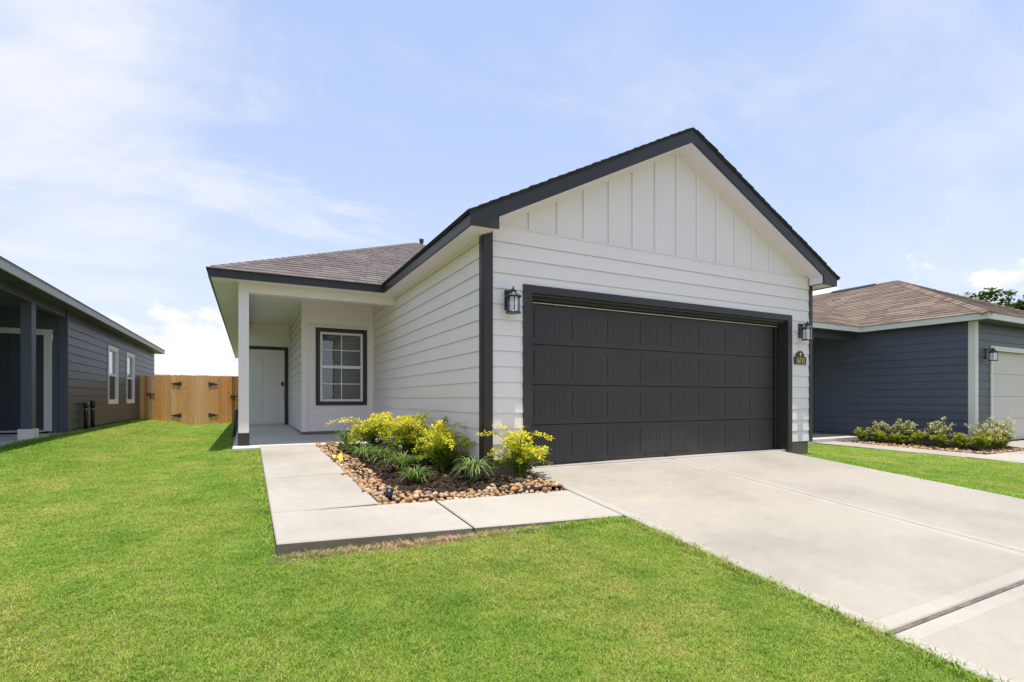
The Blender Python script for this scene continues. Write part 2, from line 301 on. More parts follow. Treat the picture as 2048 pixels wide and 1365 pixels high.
# ------------------------------------------------------------------ mesh helpers
class MB:
    def __init__(s): s.v = []; s.f = []; s.mi = []; s.c = []
    def add(s, vs, fs, mi=0):
        b = len(s.v); s.v += [tuple(p) for p in vs]; s.f += [tuple(i + b for i in f) for f in fs]; s.mi += [mi] * len(fs); return b
    def hexa(s, p, mi=0):   # p: bottom 4 (ccw seen from above), top 4
        s.add(p, [(3, 2, 1, 0), (4, 5, 6, 7), (0, 1, 5, 4), (1, 2, 6, 5), (2, 3, 7, 6), (3, 0, 4, 7)], mi)
    def box(s, x0, x1, y0, y1, z0, z1, mi=0):
        s.hexa([(x0, y0, z0), (x1, y0, z0), (x1, y1, z0), (x0, y1, z0), (x0, y0, z1), (x1, y0, z1), (x1, y1, z1), (x0, y1, z1)], mi)
    def prism(s, poly, off, mi=0):   # poly list of 3d points, extruded by vector off
        n = len(poly); o = Vector(off)
        b = s.add(list(poly) + [tuple(Vector(p) + o) for p in poly], [], mi)
        s.add([], [], mi)
        fs = [tuple(b + i for i in range(n))[::-1], tuple(b + n + i for i in range(n))]
        for i in range(n):
            j = (i + 1) % n; fs.append((b + i, b + j, b + n + j, b + n + i))
        s.f += fs; s.mi += [mi] * len(fs)
    def tube(s, pts, r, n=8, mi=0, cap=True):
        pts = [Vector(p) for p in pts]; rs = r if isinstance(r, (list, tuple)) else [r] * len(pts)
        b = len(s.v)
        for k, p in enumerate(pts):
            d = (pts[min(k + 1, len(pts) - 1)] - pts[max(k - 1, 0)]).normalized()
            up = Vector((0, 0, 1)) if abs(d.z) < 0.9 else Vector((1, 0, 0))
            a = d.cross(up).normalized(); c = d.cross(a)
            for i in range(n):
                t = 2 * math.pi * i / n; s.v.append(tuple(p + (a * math.cos(t) + c * math.sin(t)) * rs[k]))
        for k in range(len(pts) - 1):
            for i in range(n):
                j = (i + 1) % n; s.f.append((b + k * n + i, b + k * n + j, b + (k + 1) * n + j, b + (k + 1) * n + i)); s.mi.append(mi)
        if cap:
            s.f.append(tuple(b + i for i in range(n))[::-1]); s.mi.append(mi)
            s.f.append(tuple(b + (len(pts) - 1) * n + i for i in range(n))); s.mi.append(mi)
    def lathe(s, prof, c=(0, 0, 0), n=16, mi=0, mats=None):
        b = len(s.v)
        for (r, z) in prof:
            for i in range(n):
                t = 2 * math.pi * i / n; s.v.append((c[0] + r * math.cos(t), c[1] + r * math.sin(t), c[2] + z))
        for k in range(len(prof) - 1):
            for i in range(n):
                j = (i + 1) % n; s.f.append((b + k * n + i, b + k * n + j, b + (k + 1) * n + j, b + (k + 1) * n + i)); s.mi.append(mi)
    def relief(s, xs, zs, dep, P, back):
        # dep[i][j] proudness of the cell; P(x, z, d) -> 3d point
        nx, nz = len(xs) - 1, len(zs) - 1
        for i in range(nx):
            for j in range(nz):
                d = dep(i, j)
                s.add([P(xs[i], zs[j], d), P(xs[i + 1], zs[j], d), P(xs[i + 1], zs[j + 1], d), P(xs[i], zs[j + 1], d)], [(0, 1, 2, 3)])
                if i + 1 < nx and dep(i + 1, j) != d:
                    e = dep(i + 1, j); x = xs[i + 1]
                    s.add([P(x, zs[j], d), P(x, zs[j], e), P(x, zs[j + 1], e), P(x, zs[j + 1], d)], [(0, 1, 2, 3)])
                if j + 1 < nz and dep(i, j + 1) != d:
                    e = dep(i, j + 1); z = zs[j + 1]
                    s.add([P(xs[i], z, d), P(xs[i + 1], z, d), P(xs[i + 1], z, e), P(xs[i], z, e)], [(0, 1, 2, 3)])
        x0, x1, z0, z1 = xs[0], xs[-1], zs[0], zs[-1]; d = dep(0, 0)
        s.add([P(x0, z0, back), P(x1, z0, back), P(x1, z1, back), P(x0, z1, back), P(x0, z0, d), P(x1, z0, d), P(x1, z1, d), P(x0, z1, d)],
              [(3, 2, 1, 0), (0, 1, 5, 4), (1, 2, 6, 5), (2, 3, 7, 6), (3, 0, 4, 7)])
    def mesh(s, name, smooth=False):
        m = bpy.data.meshes.new(name); m.from_pydata(s.v, [], s.f)
        if s.mi and max(s.mi) > 0: m.polygons.foreach_set('material_index', s.mi)
        if s.c:
            a = m.color_attributes.new('Col', 'FLOAT_COLOR', 'POINT'); a.data.foreach_set('color', np.array(s.c, dtype=np.float32).ravel())
        if smooth: m.polygons.foreach_set('use_smooth', [True] * len(m.polygons))
        m.validate(); m.update(); return m

def link(o, parent=None, loc=None, local=False):
    COL.objects.link(o)
    if loc is not None: o.location = loc
    if parent is not None:
        o.parent = parent
        if not local:
            p = parent; L = Vector((0, 0, 0))
            while p is not None:
                L += Vector(p.location) if not p.get('_w') else Vector((0, 0, 0)); p = p.parent
            o.matrix_parent_inverse = Matrix.Translation(-Vector(parent.location)) if parent.parent is None else Matrix.Identity(4)
    return o
def obj(name, mb, mats, parent=None, smooth=False, local=False, bevel=0.0, mesh=None, loc=None):
    me = mesh or mb.mesh(name, smooth)
    if not me.materials:
        for m in (mats if isinstance(mats, (list, tuple)) else [mats]): me.materials.append(m)
    o = bpy.data.objects.new(name, me); link(o, parent, loc, local)
    if bevel:
        b = o.modifiers.new('bevel', 'BEVEL'); b.width = bevel; b.segments = 2; b.limit_method = 'ANGLE'; b.angle_limit = math.radians(40)
    return o
def tag(o, label=None, cat=None, group=None, kind=None):
    if label: o['label'] = label
    if cat: o['category'] = cat
    if group: o['group'] = group
    if kind: o['kind'] = kind
    return o
def thing(name, label, cat, loc=(0, 0, 0), rz=0.0, group=None):
    o = bpy.data.objects.new(name, None); o.empty_display_size = 0.2; COL.objects.link(o); o.location = loc; o.rotation_euler = (0, 0, rz)
    return tag(o, label, cat, group)
def struct(name, mb, m, **k): return tag(obj(name, mb, m, **k), kind='structure')
def copy_thing(root, loc, rz, label, sc=1.0):
    r = root.copy(); COL.objects.link(r); r.location = loc; r.rotation_euler = (0, 0, rz); r.scale = (sc, sc, sc); r['label'] = label
    for ch in root.children:
        c = ch.copy(); COL.objects.link(c); c.parent = r
        for g in ch.children:
            d = g.copy(); COL.objects.link(d); d.parent = c
    return r

# ------------------------------------------------------------------ terrain
def zdrive(y): return -0.845 + 0.092 * (y - 5.5)
GX = [-60, -6, -3.45, -2.6, -1.8, -0.9, -0.3, 0.155, 2.95, 7.75, 9.5, 12.35, 14.5, 60]
GY = [-6, -3, 0, 1.5, 3.5, 5.5, 9, 12, 16, 22.4, 45]
GZ = np.array([
    [-1.86, -1.86, -1.86, -1.87, -1.88, -1.88, -1.88, -1.88, -1.925, -1.925, -1.96, -2.0, -2.0, -2.0],
    [-1.55, -1.55, -1.56, -1.58, -1.60, -1.60, -1.60, -1.60, -1.650, -1.650, -1.70, -1.75, -1.75, -1.75],
    [-1.27, -1.27, -1.29, -1.31, -1.33, -1.33, -1.33, -1.33, -1.375, -1.375, -1.42, -1.46, -1.46, -1.46],
    [-1.12, -1.12, -1.14, -1.16, -1.18, -1.18, -1.18, -1.18, -1.237, -1.237, -1.28, -1.33, -1.33, -1.33],
    [-0.97, -0.97, -0.98, -1.00, -1.03, -1.03, -1.02, -1.005, -1.052, -1.052, -1.11, -1.185, -1.19, -1.19],
    [-0.85, -0.85, -0.87, -0.91, -0.96, -0.95, -0.93, -0.905, -0.98, -0.905, -1.03, -1.15, -1.16, -1.16],
    [-0.76, -0.76, -0.765, -0.84, -0.92, -0.88, -0.85, -0.83, -0.95, -0.95, -1.05, -1.12, -1.14, -1.14],
    [-0.74, -0.74, -0.74, -0.82, -0.92, -0.89, -0.86, -0.85, -0.95, -0.95, -1.05, -1.10, -1.14, -1.14],
    [-0.74, -0.74, -0.74, -0.83, -0.95, -0.91, -0.87, -0.87, -0.95, -0.95, -1.05, -1.10, -1.14, -1.14],
    [-0.75, -0.75, -0.75, -0.86, -1.01, -0.97, -0.91, -0.90, -0.95, -0.95, -1.05, -1.10, -1.14, -1.14],
    [-1.00, -1.00, -1.00, -1.00, -1.00, -1.00, -1.00, -1.00, -1.00, -1.00, -1.10, -1.10, -1.14, -1.14]])
gx, gy = np.array(GX, float), np.array(GY, float)
def H0(x, y):
    x = np.clip(x, gx[0], gx[-1] - 1e-6); y = np.clip(y, gy[0], gy[-1] - 1e-6)
    i = np.clip(np.searchsorted(gx, x, 'right') - 1, 0, len(gx) - 2); j = np.clip(np.searchsorted(gy, y, 'right') - 1, 0, len(gy) - 2)
    a = (x - gx[i]) / (gx[i + 1] - gx[i]); b = (y - gy[j]) / (gy[j + 1] - gy[j])
    return (GZ[j, i] * (1 - a) + GZ[j, i + 1] * a) * (1 - b) + (GZ[j + 1, i] * (1 - a) + GZ[j + 1, i + 1] * a) * b
def Hgt(x, y):
    x = np.asarray(x, float); y = np.asarray(y, float)
    r = 0.30
    return (2 * H0(x, y) + H0(x + r * 0.6, y) + H0(x - r * 0.6, y) + H0(x, y + r * 1.6) + H0(x, y - r * 1.6)) / 6
def lawn_mask(x, y):
    dr = (x > 2.94) & (x < 7.76) & (y < 5.6)
    wk = (x > 0.15) & (x < 2.95) & (y > 3.55)
    ho = (x > -0.235) & (x < 8.57) & (y > 9.08)
    ga = (x > 2.4) & (x < 8.57) & (y > 5.4)
    lh = (x < -3.42) & (y > 9.9)
    rt = (x > 12.34)
    return ~(dr | wk | ho | ga | lh | rt)

xs = np.unique(np.concatenate([np.linspace(-60, -8, 14), np.arange(-8, 16, 0.2), np.linspace(16, 60, 14)]))
ys = np.unique(np.concatenate([np.arange(-6, 12, 0.2), np.linspace(12, 45, 60)]))
XX, YY = np.meshgrid(xs, ys); ZZ = Hgt(XX, YY)
mb = MB(); mb.v = [tuple(p) for p in np.stack([XX, YY, ZZ], -1).reshape(-1, 3)]
nx = len(xs)
mb.f = [(j * nx + i, j * nx + i + 1, (j + 1) * nx + i + 1, (j + 1) * nx + i) for j in range(len(ys) - 1) for i in range(nx - 1)]; mb.mi = [0] * len(mb.f)
struct('lawn', mb, MAT['soil'], smooth=True)
mb = MB(); mb.add([(-1500, -1500, -2.3), (1500, -1500, -2.3), (1500, 1500, -2.3), (-1500, 1500, -2.3)], [(0, 1, 2, 3)]); struct('ground', mb, MAT['ground'])
mb = MB(); mb.add([(-60, -13.5, -2.05), (60, -13.5, -2.05), (60, -6.4, -2.05), (-60, -6.4, -2.05)], [(0, 1, 2, 3)]); struct('street', mb, MAT['asphalt'])

# ------------------------------------------------------------------ paving
def slab(name, parent, c, t=0.12, band=0.0, mats=None, seed=0):
    # c: four top corners ccw; flat top with an optional tooled border, slightly eased edges
    c = [Vector(p) for p in c]; m = MB()
    cen = sum(c, Vector()) / 4
    e = 0.008
    def inset(d):
        r = []
        for k in range(4):
            p, a, b = c[k], c[k - 1], c[(k + 1) % 4]
            r.append(p + (a - p).normalized() * d + (b - p).normalized() * d)
        return r
    lo = [p - Vector((0, 0, e)) for p in c]; bt = [p - Vector((0, 0, t)) for p in c]; top = inset(e)
    base = m.add(bt + lo + top, [])
    fs = []
    for k in range(4):
        j = (k + 1) % 4; fs += [(k, j, 4 + j, 4 + k), (4 + k, 4 + j, 8 + j, 8 + k)]
    m.f += fs; m.mi += [2, 1] * 4
    if band:
        it = inset(band); b2 = m.add([p - Vector((0, 0, 0.0015)) for p in it], [])
        for k in range(4):
            j = (k + 1) % 4; m.f.append((8 + k, 8 + j, b2 + j, b2 + k)); m.mi.append(1)
        m.f.append((b2, b2 + 1, b2 + 2, b2 + 3)); m.mi.append(0)
    else:
        m.f.append((8, 9, 10, 11)); m.mi.append(0)
    return obj(name, m, mats, parent)

drv = thing('driveway', None, None, (5.35, 2, zdrive(2))); drv['kind'] = 'structure'
def dq(x0, x1, y0, y1): return [(x0, y0, zdrive(y0)), (x1, y0, zdrive(y0)), (x1, y1, zdrive(y1)), (x0, y1, zdrive(y1))]
dm = [MAT['conc'], MAT['band'], MAT['found']]
for (x0, x1) in ((2.95, 5.347), (5.373, 7.74)):
    for (y0, y1) in ((1.475, 5.43), (-2.3, 1.445), (-6.2, -2.33)):
        slab('concrete_slab', drv, dq(x0, x1, y0, y1), band=0.085, mats=dm)
mb = MB(); q = dq(2.95, 7.74, 1.447, 1.473); mb.hexa([(p[0], p[1], p[2] - 0.1) for p in q] + [(p[0], p[1], p[2] - 0.004) for p in q]); obj('joint_board', mb, MAT['joint'], drv)
mb = MB(); q = dq(5.348, 5.372, -6, 5.43); mb.hexa([(p[0], p[1], p[2] - 0.1) for p in q] + [(p[0], p[1], p[2] - 0.012) for p in q]); obj('joint_filler', mb, MAT['jointdark'], drv)
mb = MB(); q = dq(2.934, 2.949, 3.56, 4.43); mb.hexa([(p[0], p[1], p[2] - 0.1) for p in q] + [(p[0], p[1], p[2] - 0.012) for p in q]); obj('joint_filler', mb, MAT['jointdark'], drv)

wlk = thing('walkway', None, None, (0.6, 6, -0.9)); wlk['kind'] = 'structure'
wm = [MAT['walk'], MAT['band'], MAT['found']]
def zleg(y): return -0.90 + 0.031 * (y - 4.43)
lw = [4.438, 6.045, 6.055, 7.525, 7.535, 9.092]
for a, b in ((4.443, 6.035), (6.065, 7.513), (7.547, 9.092)):
    slab('concrete_slab', wlk, [(0.155, a, zleg(a)), (1.0, a, zleg(a)), (1.0, b, zleg(b)), (0.155, b, zleg(b))], band=0.07, mats=wm)
for y in (6.036, 7.514):
    mb = MB(); mb.hexa([(0.16, y, zleg(y) - 0.1), (0.995, y, zleg(y) - 0.1), (0.995, y + 0.028 + (0.004 if y > 7 else 0), zleg(y) - 0.1), (0.16, y + 0.028 + (0.004 if y > 7 else 0), zleg(y) - 0.1), (0.16, y, zleg(y) - 0.005), (0.995, y, zleg(y) - 0.005), (0.995, y + 0.028 + (0.004 if y > 7 else 0), zleg(y) - 0.005), (0.16, y + 0.028 + (0.004 if y > 7 else 0), zleg(y) - 0.005)]); obj('joint_filler', mb, MAT['jointdark'], wlk)
def zarm(x, y):
    a = (x - 0.155) / 2.775; b = (y - 3.55) / 0.88
    return (-0.915 * (1 - a) - 1.024 * a) * (1 - b) + (-0.90 * (1 - a) - 0.945 * a) * b
for a, b in ((0.155, 1.497), (1.515, 2.932)):
    slab('concrete_slab', wlk, [(a, 3.55, zarm(a, 3.55)), (b, 3.55, zarm(b, 3.55)), (b, 4.43, zarm(b, 4.43)), (a, 4.43, zarm(a, 4.43))], band=0.07, mats=wm)

nw = thing('neighbour_walkway', None, None, (12.8, 6, -1.1)); nw['kind'] = 'structure'
slab('concrete_slab', nw, [(12.35, 4.74, -1.125), (13.2, 4.74, -1.125), (13.2, 6.3, -1.10), (12.35, 6.3, -1.10)], band=0.07, mats=wm)
slab('concrete_slab', nw, [(12.35, 6.31, -1.10), (13.2, 6.31, -1.10), (13.2, 7.72, -1.075), (12.35, 7.72, -1.075)], band=0.07, mats=wm)
slab('concrete_slab', nw, [(12.35, 3.9, -1.15), (13.8, 3.9, -1.16), (13.8, 4.73, -1.12), (12.35, 4.73, -1.12)], band=0.07, mats=wm)
slab('concrete_slab', nw, [(13.81, 3.9, -1.16), (15.2, 3.9, -1.16), (15.2, 4.73, -1.12), (13.81, 4.73, -1.12)], band=0.07, mats=wm)
nd = thing('neighbour_driveway', None, None, (17.7, 2, -1.2)); nd['kind'] = 'structure'
slab('concrete_slab', nd, [(15.22, -6, -1.98), (20.1, -6, -1.98), (20.1, 5.45, -1.03), (15.22, 5.45, -1.03)], band=0.09, mats=dm)

# ------------------------------------------------------------------ house building blocks
SP = 0.1844
def wallP(o, a, n):
    return lambda s, z, d: (o[0] + a[0] * s + n[0] * d, o[1] + a[1] * s + n[1] * d, z)
def board(P, s0, s1, z0, z1, d0=0.014, d1=0.003):
    m = MB()
    pts = [P(s0, z0, d0), P(s1, z0, d0), P(s1, z0, -0.008), P(s0, z0, -0.008), P(s0, z1, d1), P(s1, z1, d1), P(s1, z1, -0.008), P(s0, z1, -0.008)]
    m.hexa(pts); m.mi[0] = 1; return m  # bottom face takes the painted shadow colour
def lap_wall(parent, name, P, s0, s1, z0, z1, zref, mat, holes=(), label=None):
    core = MB()
    cuts = sorted(set([s0, s1] + [h[0] for h in holes] + [h[1] for h in holes]))
    for a, b in zip(cuts, cuts[1:]):
        h = [q for q in holes if q[0] < (a + b) / 2 < q[1]]
        zs = [z0] if not h else [z0, h[0][2], h[0][3]]
        segs = [(z0, z1)] if not h else [(z0, h[0][2]), (h[0][3], z1)]
        for u, v in segs:
            if v - u > 0.01:
                core.hexa([P(a, u, -0.01), P(b, u, -0.01), P(b, u, -0.12), P(a, u, -0.12), P(a, v, -0.01), P(b, v, -0.01), P(b, v, -0.12), P(a, v, -0.12)])
    wob = obj(name, core, mat, parent)
    k = math.ceil((z0 - zref) / SP - 1e-6)
    lines = [z0] + [zref + SP * i for i in range(k, 400) if z0 + 0.02 < zref + SP * i < z1 - 0.02] + [z1]
    for zb, zt in zip(lines, lines[1:]):
        hs = [h for h in holes if min(h[3], zt) - max(h[2], zb) > 0.005]
        parts = []
        if not hs: parts = [(s0, s1, zb, zt)]
        else:
            pts = [s0]
            for h in sorted(hs): pts += [h[0], h[1]]
            pts.append(s1)
            for i in range(0, len(pts), 2):
                if pts[i + 1] - pts[i] > 0.01: parts.append((pts[i], pts[i + 1], zb, zt))
            for h in hs:
                if h[3] < zt - 0.01: parts.append((h[0], h[1], max(h[3], zb), zt))
                if h[2] > zb + 0.01: parts.append((h[0], h[1], zb, min(h[2], zt)))
        for (a, b, u, v) in parts:
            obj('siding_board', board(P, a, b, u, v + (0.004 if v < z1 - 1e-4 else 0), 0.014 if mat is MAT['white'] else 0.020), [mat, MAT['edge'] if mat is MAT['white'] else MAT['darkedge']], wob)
    return wob
def bx(name, parent, mat, *c, bevel=0.0):
    m = MB(); m.box(*c); return obj(name, m, mat, parent, bevel=bevel)

def clip(poly, a, b, c):   # keep a*x+b*y<=c
    r = []
    for i in range(len(poly)):
        p, q = poly[i], poly[(i + 1) % len(poly)]
        fp, fq = a * p[0] + b * p[1] - c, a * q[0] + b * q[1] - c
        if fp <= 0: r.append(p)
        if (fp < 0 < fq) or (fq < 0 < fp):
            t = fp / (fp - fq); r.append((p[0] + (q[0] - p[0]) * t, p[1] + (q[1] - p[1]) * t))
    return r
def clip_poly(poly, region):   # region convex ccw
    for i in range(len(region)):
        p, q = region[i], region[(i + 1) % len(region)]
        ex, ey = q[0] - p[0], q[1] - p[1]
        poly = clip(poly, ey, -ex, ey * p[0] - ex * p[1])
        if len(poly) < 3: return []
    return poly
def shingles(region, zf, org, along, up, run, nrows, amin, amax, wlo, whi, lift=0.009, rnd=R, lo=1.0):
    """tabs on a roof face; region is its convex outline (x, y), org the eave point."""
    out_ = []
    for i in range(nrows):
        b0, b1 = i * run, (i + 1) * run * 1.0 + 0.004
        a = amin - rnd.random() * whi
        while a < amax:
            wd = rnd.uniform(wlo, whi); g = 0.009
            bb = b0 - rnd.random() * 0.005
            rect = [(a + g / 2, bb), (a + wd - g / 2, bb), (a + wd - g / 2, b1), (a + g / 2, b1)]
            xy = [(org[0] + along[0] * s + up[0] * t, org[1] + along[1] * s + up[1] * t) for s, t in rect]
            area = sum(xy[k][0] * xy[(k + 1) % 4][1] - xy[(k + 1) % 4][0] * xy[k][1] for k in range(4))
            if area < 0: xy = xy[::-1]
            pl = clip_poly(xy, region)
            if len(pl) >= 3:
                L = lift * rnd.uniform(0.75, 1.35); top = []; bot = []
                for (x, y) in pl:
                    t = ((x - org[0]) * up[0] + (y - org[1]) * up[1] - b0) / run
                    t = max(0, min(1, t)); top.append((x, y, zf(x, y) + L * (1 - t) + 0.002)); bot.append((x, y, zf(x, y) - 0.002))
                n = len(pl); fs = [tuple(range(n))] + [(k, n + k, n + (k + 1) % n, (k + 1) % n) for k in range(n)]
                c = (sum(p[0] for p in pl) / n, sum(p[1] for p in pl) / n)
                out_.append((top + bot, fs, c))
            a += wd
    return out_
def emit_shingles(lst, parent, mat, single=300, name='shingle'):
    lst = sorted(lst, key=lambda s: math.hypot(*s[2]))
    for v, f, c in lst[:single]:
        m = MB(); m.add(v, f); obj(name, m, mat, parent)
    if lst[single:]:
        m = MB()
        for v, f, c in lst[single:]: m.add(v, f)
        o = obj('shingle_field', m, mat, parent); o['kind'] = 'stuff'
def hip_caps(parent, mat, p0, p1, zf, step, wdt, n0=0, name='hip_cap', lift=0.018):
    d = Vector((p1[0] - p0[0], p1[1] - p0[1], 0)); L = d.length; d.normalize(); s = Vector((-d.y, d.x, 0))
    k = 0; t = 0.0
    while t < L - 0.05:
        t1 = min(t + step * 1.25, L)
        m = MB(); vs = []
        for tt, lf in ((t, lift), (t1, lift * 0.45)):
            c = Vector((p0[0], p0[1], 0)) + d * tt
            for q in (-wdt, 0, wdt):
                p = c + s * q; vs.append((p.x, p.y, zf(p.x, p.y) + lf + (0.006 if q == 0 else 0)))
        vs += [(x, y, z - lift * 1.1) for x, y, z in vs]
        m.add(vs, [(0, 1, 4, 3), (1, 2, 5, 4), (6, 9, 10, 7), (7, 10, 11, 8), (0, 6, 7, 1), (1, 7, 8, 2), (3, 4, 10, 9), (4, 5, 11, 10), (0, 3, 9, 6), (2, 8, 11, 5)])
        obj(name, m, mat, parent); t += step; k += 1

def make_window(parent, P, s0, s1, z0, z1, mats, tw=0.085, grid=True, rail=0.5, low=None, blind=None, label=None):
    """double-hung window, outer trim s0..s1 x z0..z1"""
    tm, fm = mats
    def hx(m, a, b, u, v, d0, d1): m.hexa([P(a, u, d1), P(b, u, d1), P(b, u, d0), P(a, u, d0), P(a, v, d1), P(b, v, d1), P(b, v, d0), P(a, v, d0)])
    m = MB()
    hx(m, s0, s0 + tw, z0, z1, -0.02, 0.028); hx(m, s1 - tw, s1, z0, z1, -0.02, 0.028)
    hx(m, s0 + tw, s1 - tw, z0, z0 + tw, -0.02, 0.0275); hx(m, s0 + tw, s1 - tw, z1 - tw, z1, -0.02, 0.0275)
    w_ = obj('window', m, tm, parent)
    a, b, u, v = s0 + tw, s1 - tw, z0 + tw, z1 - tw; fw = 0.045
    m = MB(); hx(m, a, a + fw, u, v, -0.06, 0.012); hx(m, b - fw, b, u, v, -0.06, 0.012); hx(m, a + fw, b - fw, u, u + fw, -0.06, 0.0115); hx(m, a + fw, b - fw, v - fw, v, -0.06, 0.0115)
    obj('window_frame', m, fm, w_)
    zr = u + (v - u) * rail
    m = MB(); hx(m, a + fw, b - fw, zr - 0.03, zr + 0.03, -0.055, 0.006); obj('meeting_rail', m, fm, w_)
    if grid:
        mid = (a + b) / 2
        for (q0, q1) in ((u + fw, zr - 0.03), (zr + 0.03, v - fw)):
            m = MB(); hx(m, mid - 0.009, mid + 0.009, q0, q1, -0.034, -0.021); obj('muntin', m, fm, w_)
            zc = (q0 + q1) / 2
            m = MB(); hx(m, a + fw, mid - 0.009, zc - 0.009, zc + 0.009, -0.034, -0.021); hx(m, mid + 0.009, b - fw, zc - 0.009, zc + 0.009, -0.034, -0.021); obj('muntin', m, fm, w_)
    for (q0, q1, lowp) in ((u + fw, zr - 0.03, True), (zr + 0.03, v - fw, False)):
        m = MB(); hx(m, a + fw, b - fw, q0, q1, -0.042, -0.036)
        obj('pane', m, (low if (low and lowp) else (MAT['mirrorglass'] if low else MAT['glass'])), w_)
    return w_, (a + fw, b - fw, u + fw, v - fw)

# ------------------------------------------------------------------ the white house
wh = thing('white_house', 'white lap-sided house with black trim and closed charcoal garage door', 'house', (5.5, 9.0, -0.85))
XL, XR, YF = 2.44, 8.56, 5.43
Wm, BK = MAT['white'], MAT['black']
ZB, ZG = -0.717, 2.044            # siding bottom, gable base
ZREF = ZG - SP
# front wall: boards round the garage opening
Pf = wallP((0, YF), (1, 0), (0, -1))
lap_wall(wh, 'front_wall', Pf, XL + 0.02, XR - 0.02, ZB, ZG, ZREF, Wm, holes=[(3.0, 7.97, -0.9, 1.30)])
# side wall of the garage
Ps = wallP((XL, 0), (0, -1), (-1, 0))
lap_wall(wh, 'side_wall', Ps, -11.34, -(YF + 0.02), ZB, 2.03, ZREF, Wm)
# right wall
Pr = wallP((XR, 0), (0, 1), (1, 0))
lap_wall(wh, 'right_wall', Pr, YF + 0.02, 27.0, ZB, 1.95, ZREF, Wm)
# corner boards: a thicker front board and a narrower side board
bx('corner_board', wh, BK, XL - 0.02, XL + 0.095, YF - 0.026, YF, ZB - 0.012, 1.97)
bx('corner_board', wh, BK, XL - 0.026, XL - 0.001, YF + 0.001, YF + 0.10, ZB - 0.012, 1.96)
bx('corner_board', wh, BK, XR - 0.055, XR + 0.02, YF - 0.026, YF, ZB - 0.012, 2.0)
bx('corner_board', wh, BK, XR + 0.001, XR + 0.026, YF + 0.001, YF + 0.1, ZB - 0.012, 1.96)
# foundation
m = MB(); m.box(XL + 0.03, 3.0, YF + 0.025, 5.7, -1.25, ZB - 0.003); m.box(7.97, XR - 0.03, YF + 0.025, 5.7, -1.25, ZB - 0.003)
m.box(XL + 0.03, XL + 0.2, 5.7, 11.3, -1.2, ZB - 0.003); m.box(XR - 0.2, XR - 0.03, 5.7, 27, -1.3, ZB - 0.003)
obj('foundation', m, MAT['found'], wh)
# garage opening trim and jambs
m = MB()
m.box(2.943, 3.06, YF - 0.032, YF + 0.0, -0.853, 1.385); m.box(7.92, 8.025, YF - 0.032, YF + 0.0, -0.853, 1.385)
m.box(3.06, 7.92, YF - 0.0315, YF, 1.292, 1.3845)
obj('garage_trim', m, BK, wh)
m = MB(); m.box(2.99, 3.059, YF + 0.001, 5.66, -0.853, 1.40); m.box(7.921, 7.99, YF + 0.001, 5.66, -0.853, 1.40); m.box(3.06, 7.92, YF + 0.005, 5.5, 1.262, 1.29); m.box(3.06, 7.92, 5.5, 5.66, 1.232, 1.30)
m.box(3.06, 3.085, 5.53, 5.61, -0.853, 1.23)
m.box(7.895, 7.92, 5.53, 5.61, -0.853, 1.23)
obj('garage_jamb', m, BK, wh)
bx('weather_strip', wh, MAT['cream'], 3.087, 7.892, 5.575, 5.6, 1.208, 1.2165)
bx('track', wh, MAT['metal'], 7.83, 7.85, 5.56, 5.585, -0.84, 1.2)
bx('threshold', wh, MAT['band'], 3.06, 7.92, 5.437, 5.70, -0.95, -0.848)
# garage door: four sections with eight grooved panels each
GX0, GX1, GZ0, GZ1 = 3.087, 7.83, -0.842, 1.205
yd = 5.605; sh = (GZ1 - GZ0) / 4
m = MB()
for r in range(4):
    z0 = GZ0 + r * sh
    m.box(GX0, GX1, yd, yd + 0.045, z0 + 0.002, z0 + sh - 0.006)
    m.box(GX0, GX1, yd - 0.004, yd - 0.0005, z0 + sh - 0.03, z0 + sh - 0.009)
gd = obj('garage_door', m, MAT['gdoor'], wh)
m = MB(); m.box(GX0, GX1, yd + 0.03, yd + 0.06, GZ0, GZ1); obj('door_backing', m, MAT['dark'], gd)
pw, ph = 0.455, 0.335
def panel_mesh():
    m = MB(); xs_ = [0, 0.022]; marks = []
    ng = 5; inner = pw - 0.044
    for g in range(ng):
        x = 0.022 + inner * (g + 1) / (ng + 1); xs_ += [x - 0.0025, x + 0.0025]
    xs_ += [pw - 0.022, pw]; zs_ = [0, 0.022, ph - 0.022, ph]
    def dep(i, j):
        if j == 0 or j == 2: return 0.0055
        if i == 0 or i == len(xs_) - 2: return 0.0046
        return 0.0015 if i % 2 == 0 else 0.004
    m.relief(xs_, zs_, dep, lambda x, z, d: (x, -d, z), -0.0004)
    return m.mesh('panel')
pmesh = panel_mesh(); pmesh.materials.append(MAT['gdoor'])
gap = ((GX1 - GX0) - 8 * pw) / 9
for r in range(4):
    for c in range(8):
        obj('panel', None, None, gd, mesh=pmesh, loc=(GX0 + gap + c * (pw + gap), yd - 0.0006, GZ0 + r * sh + 0.085))
bx('lift_handle', gd, MAT['metal'], 5.40, 5.52, yd - 0.02, yd - 0.0045, GZ0 + 0.03, GZ0 + 0.05)

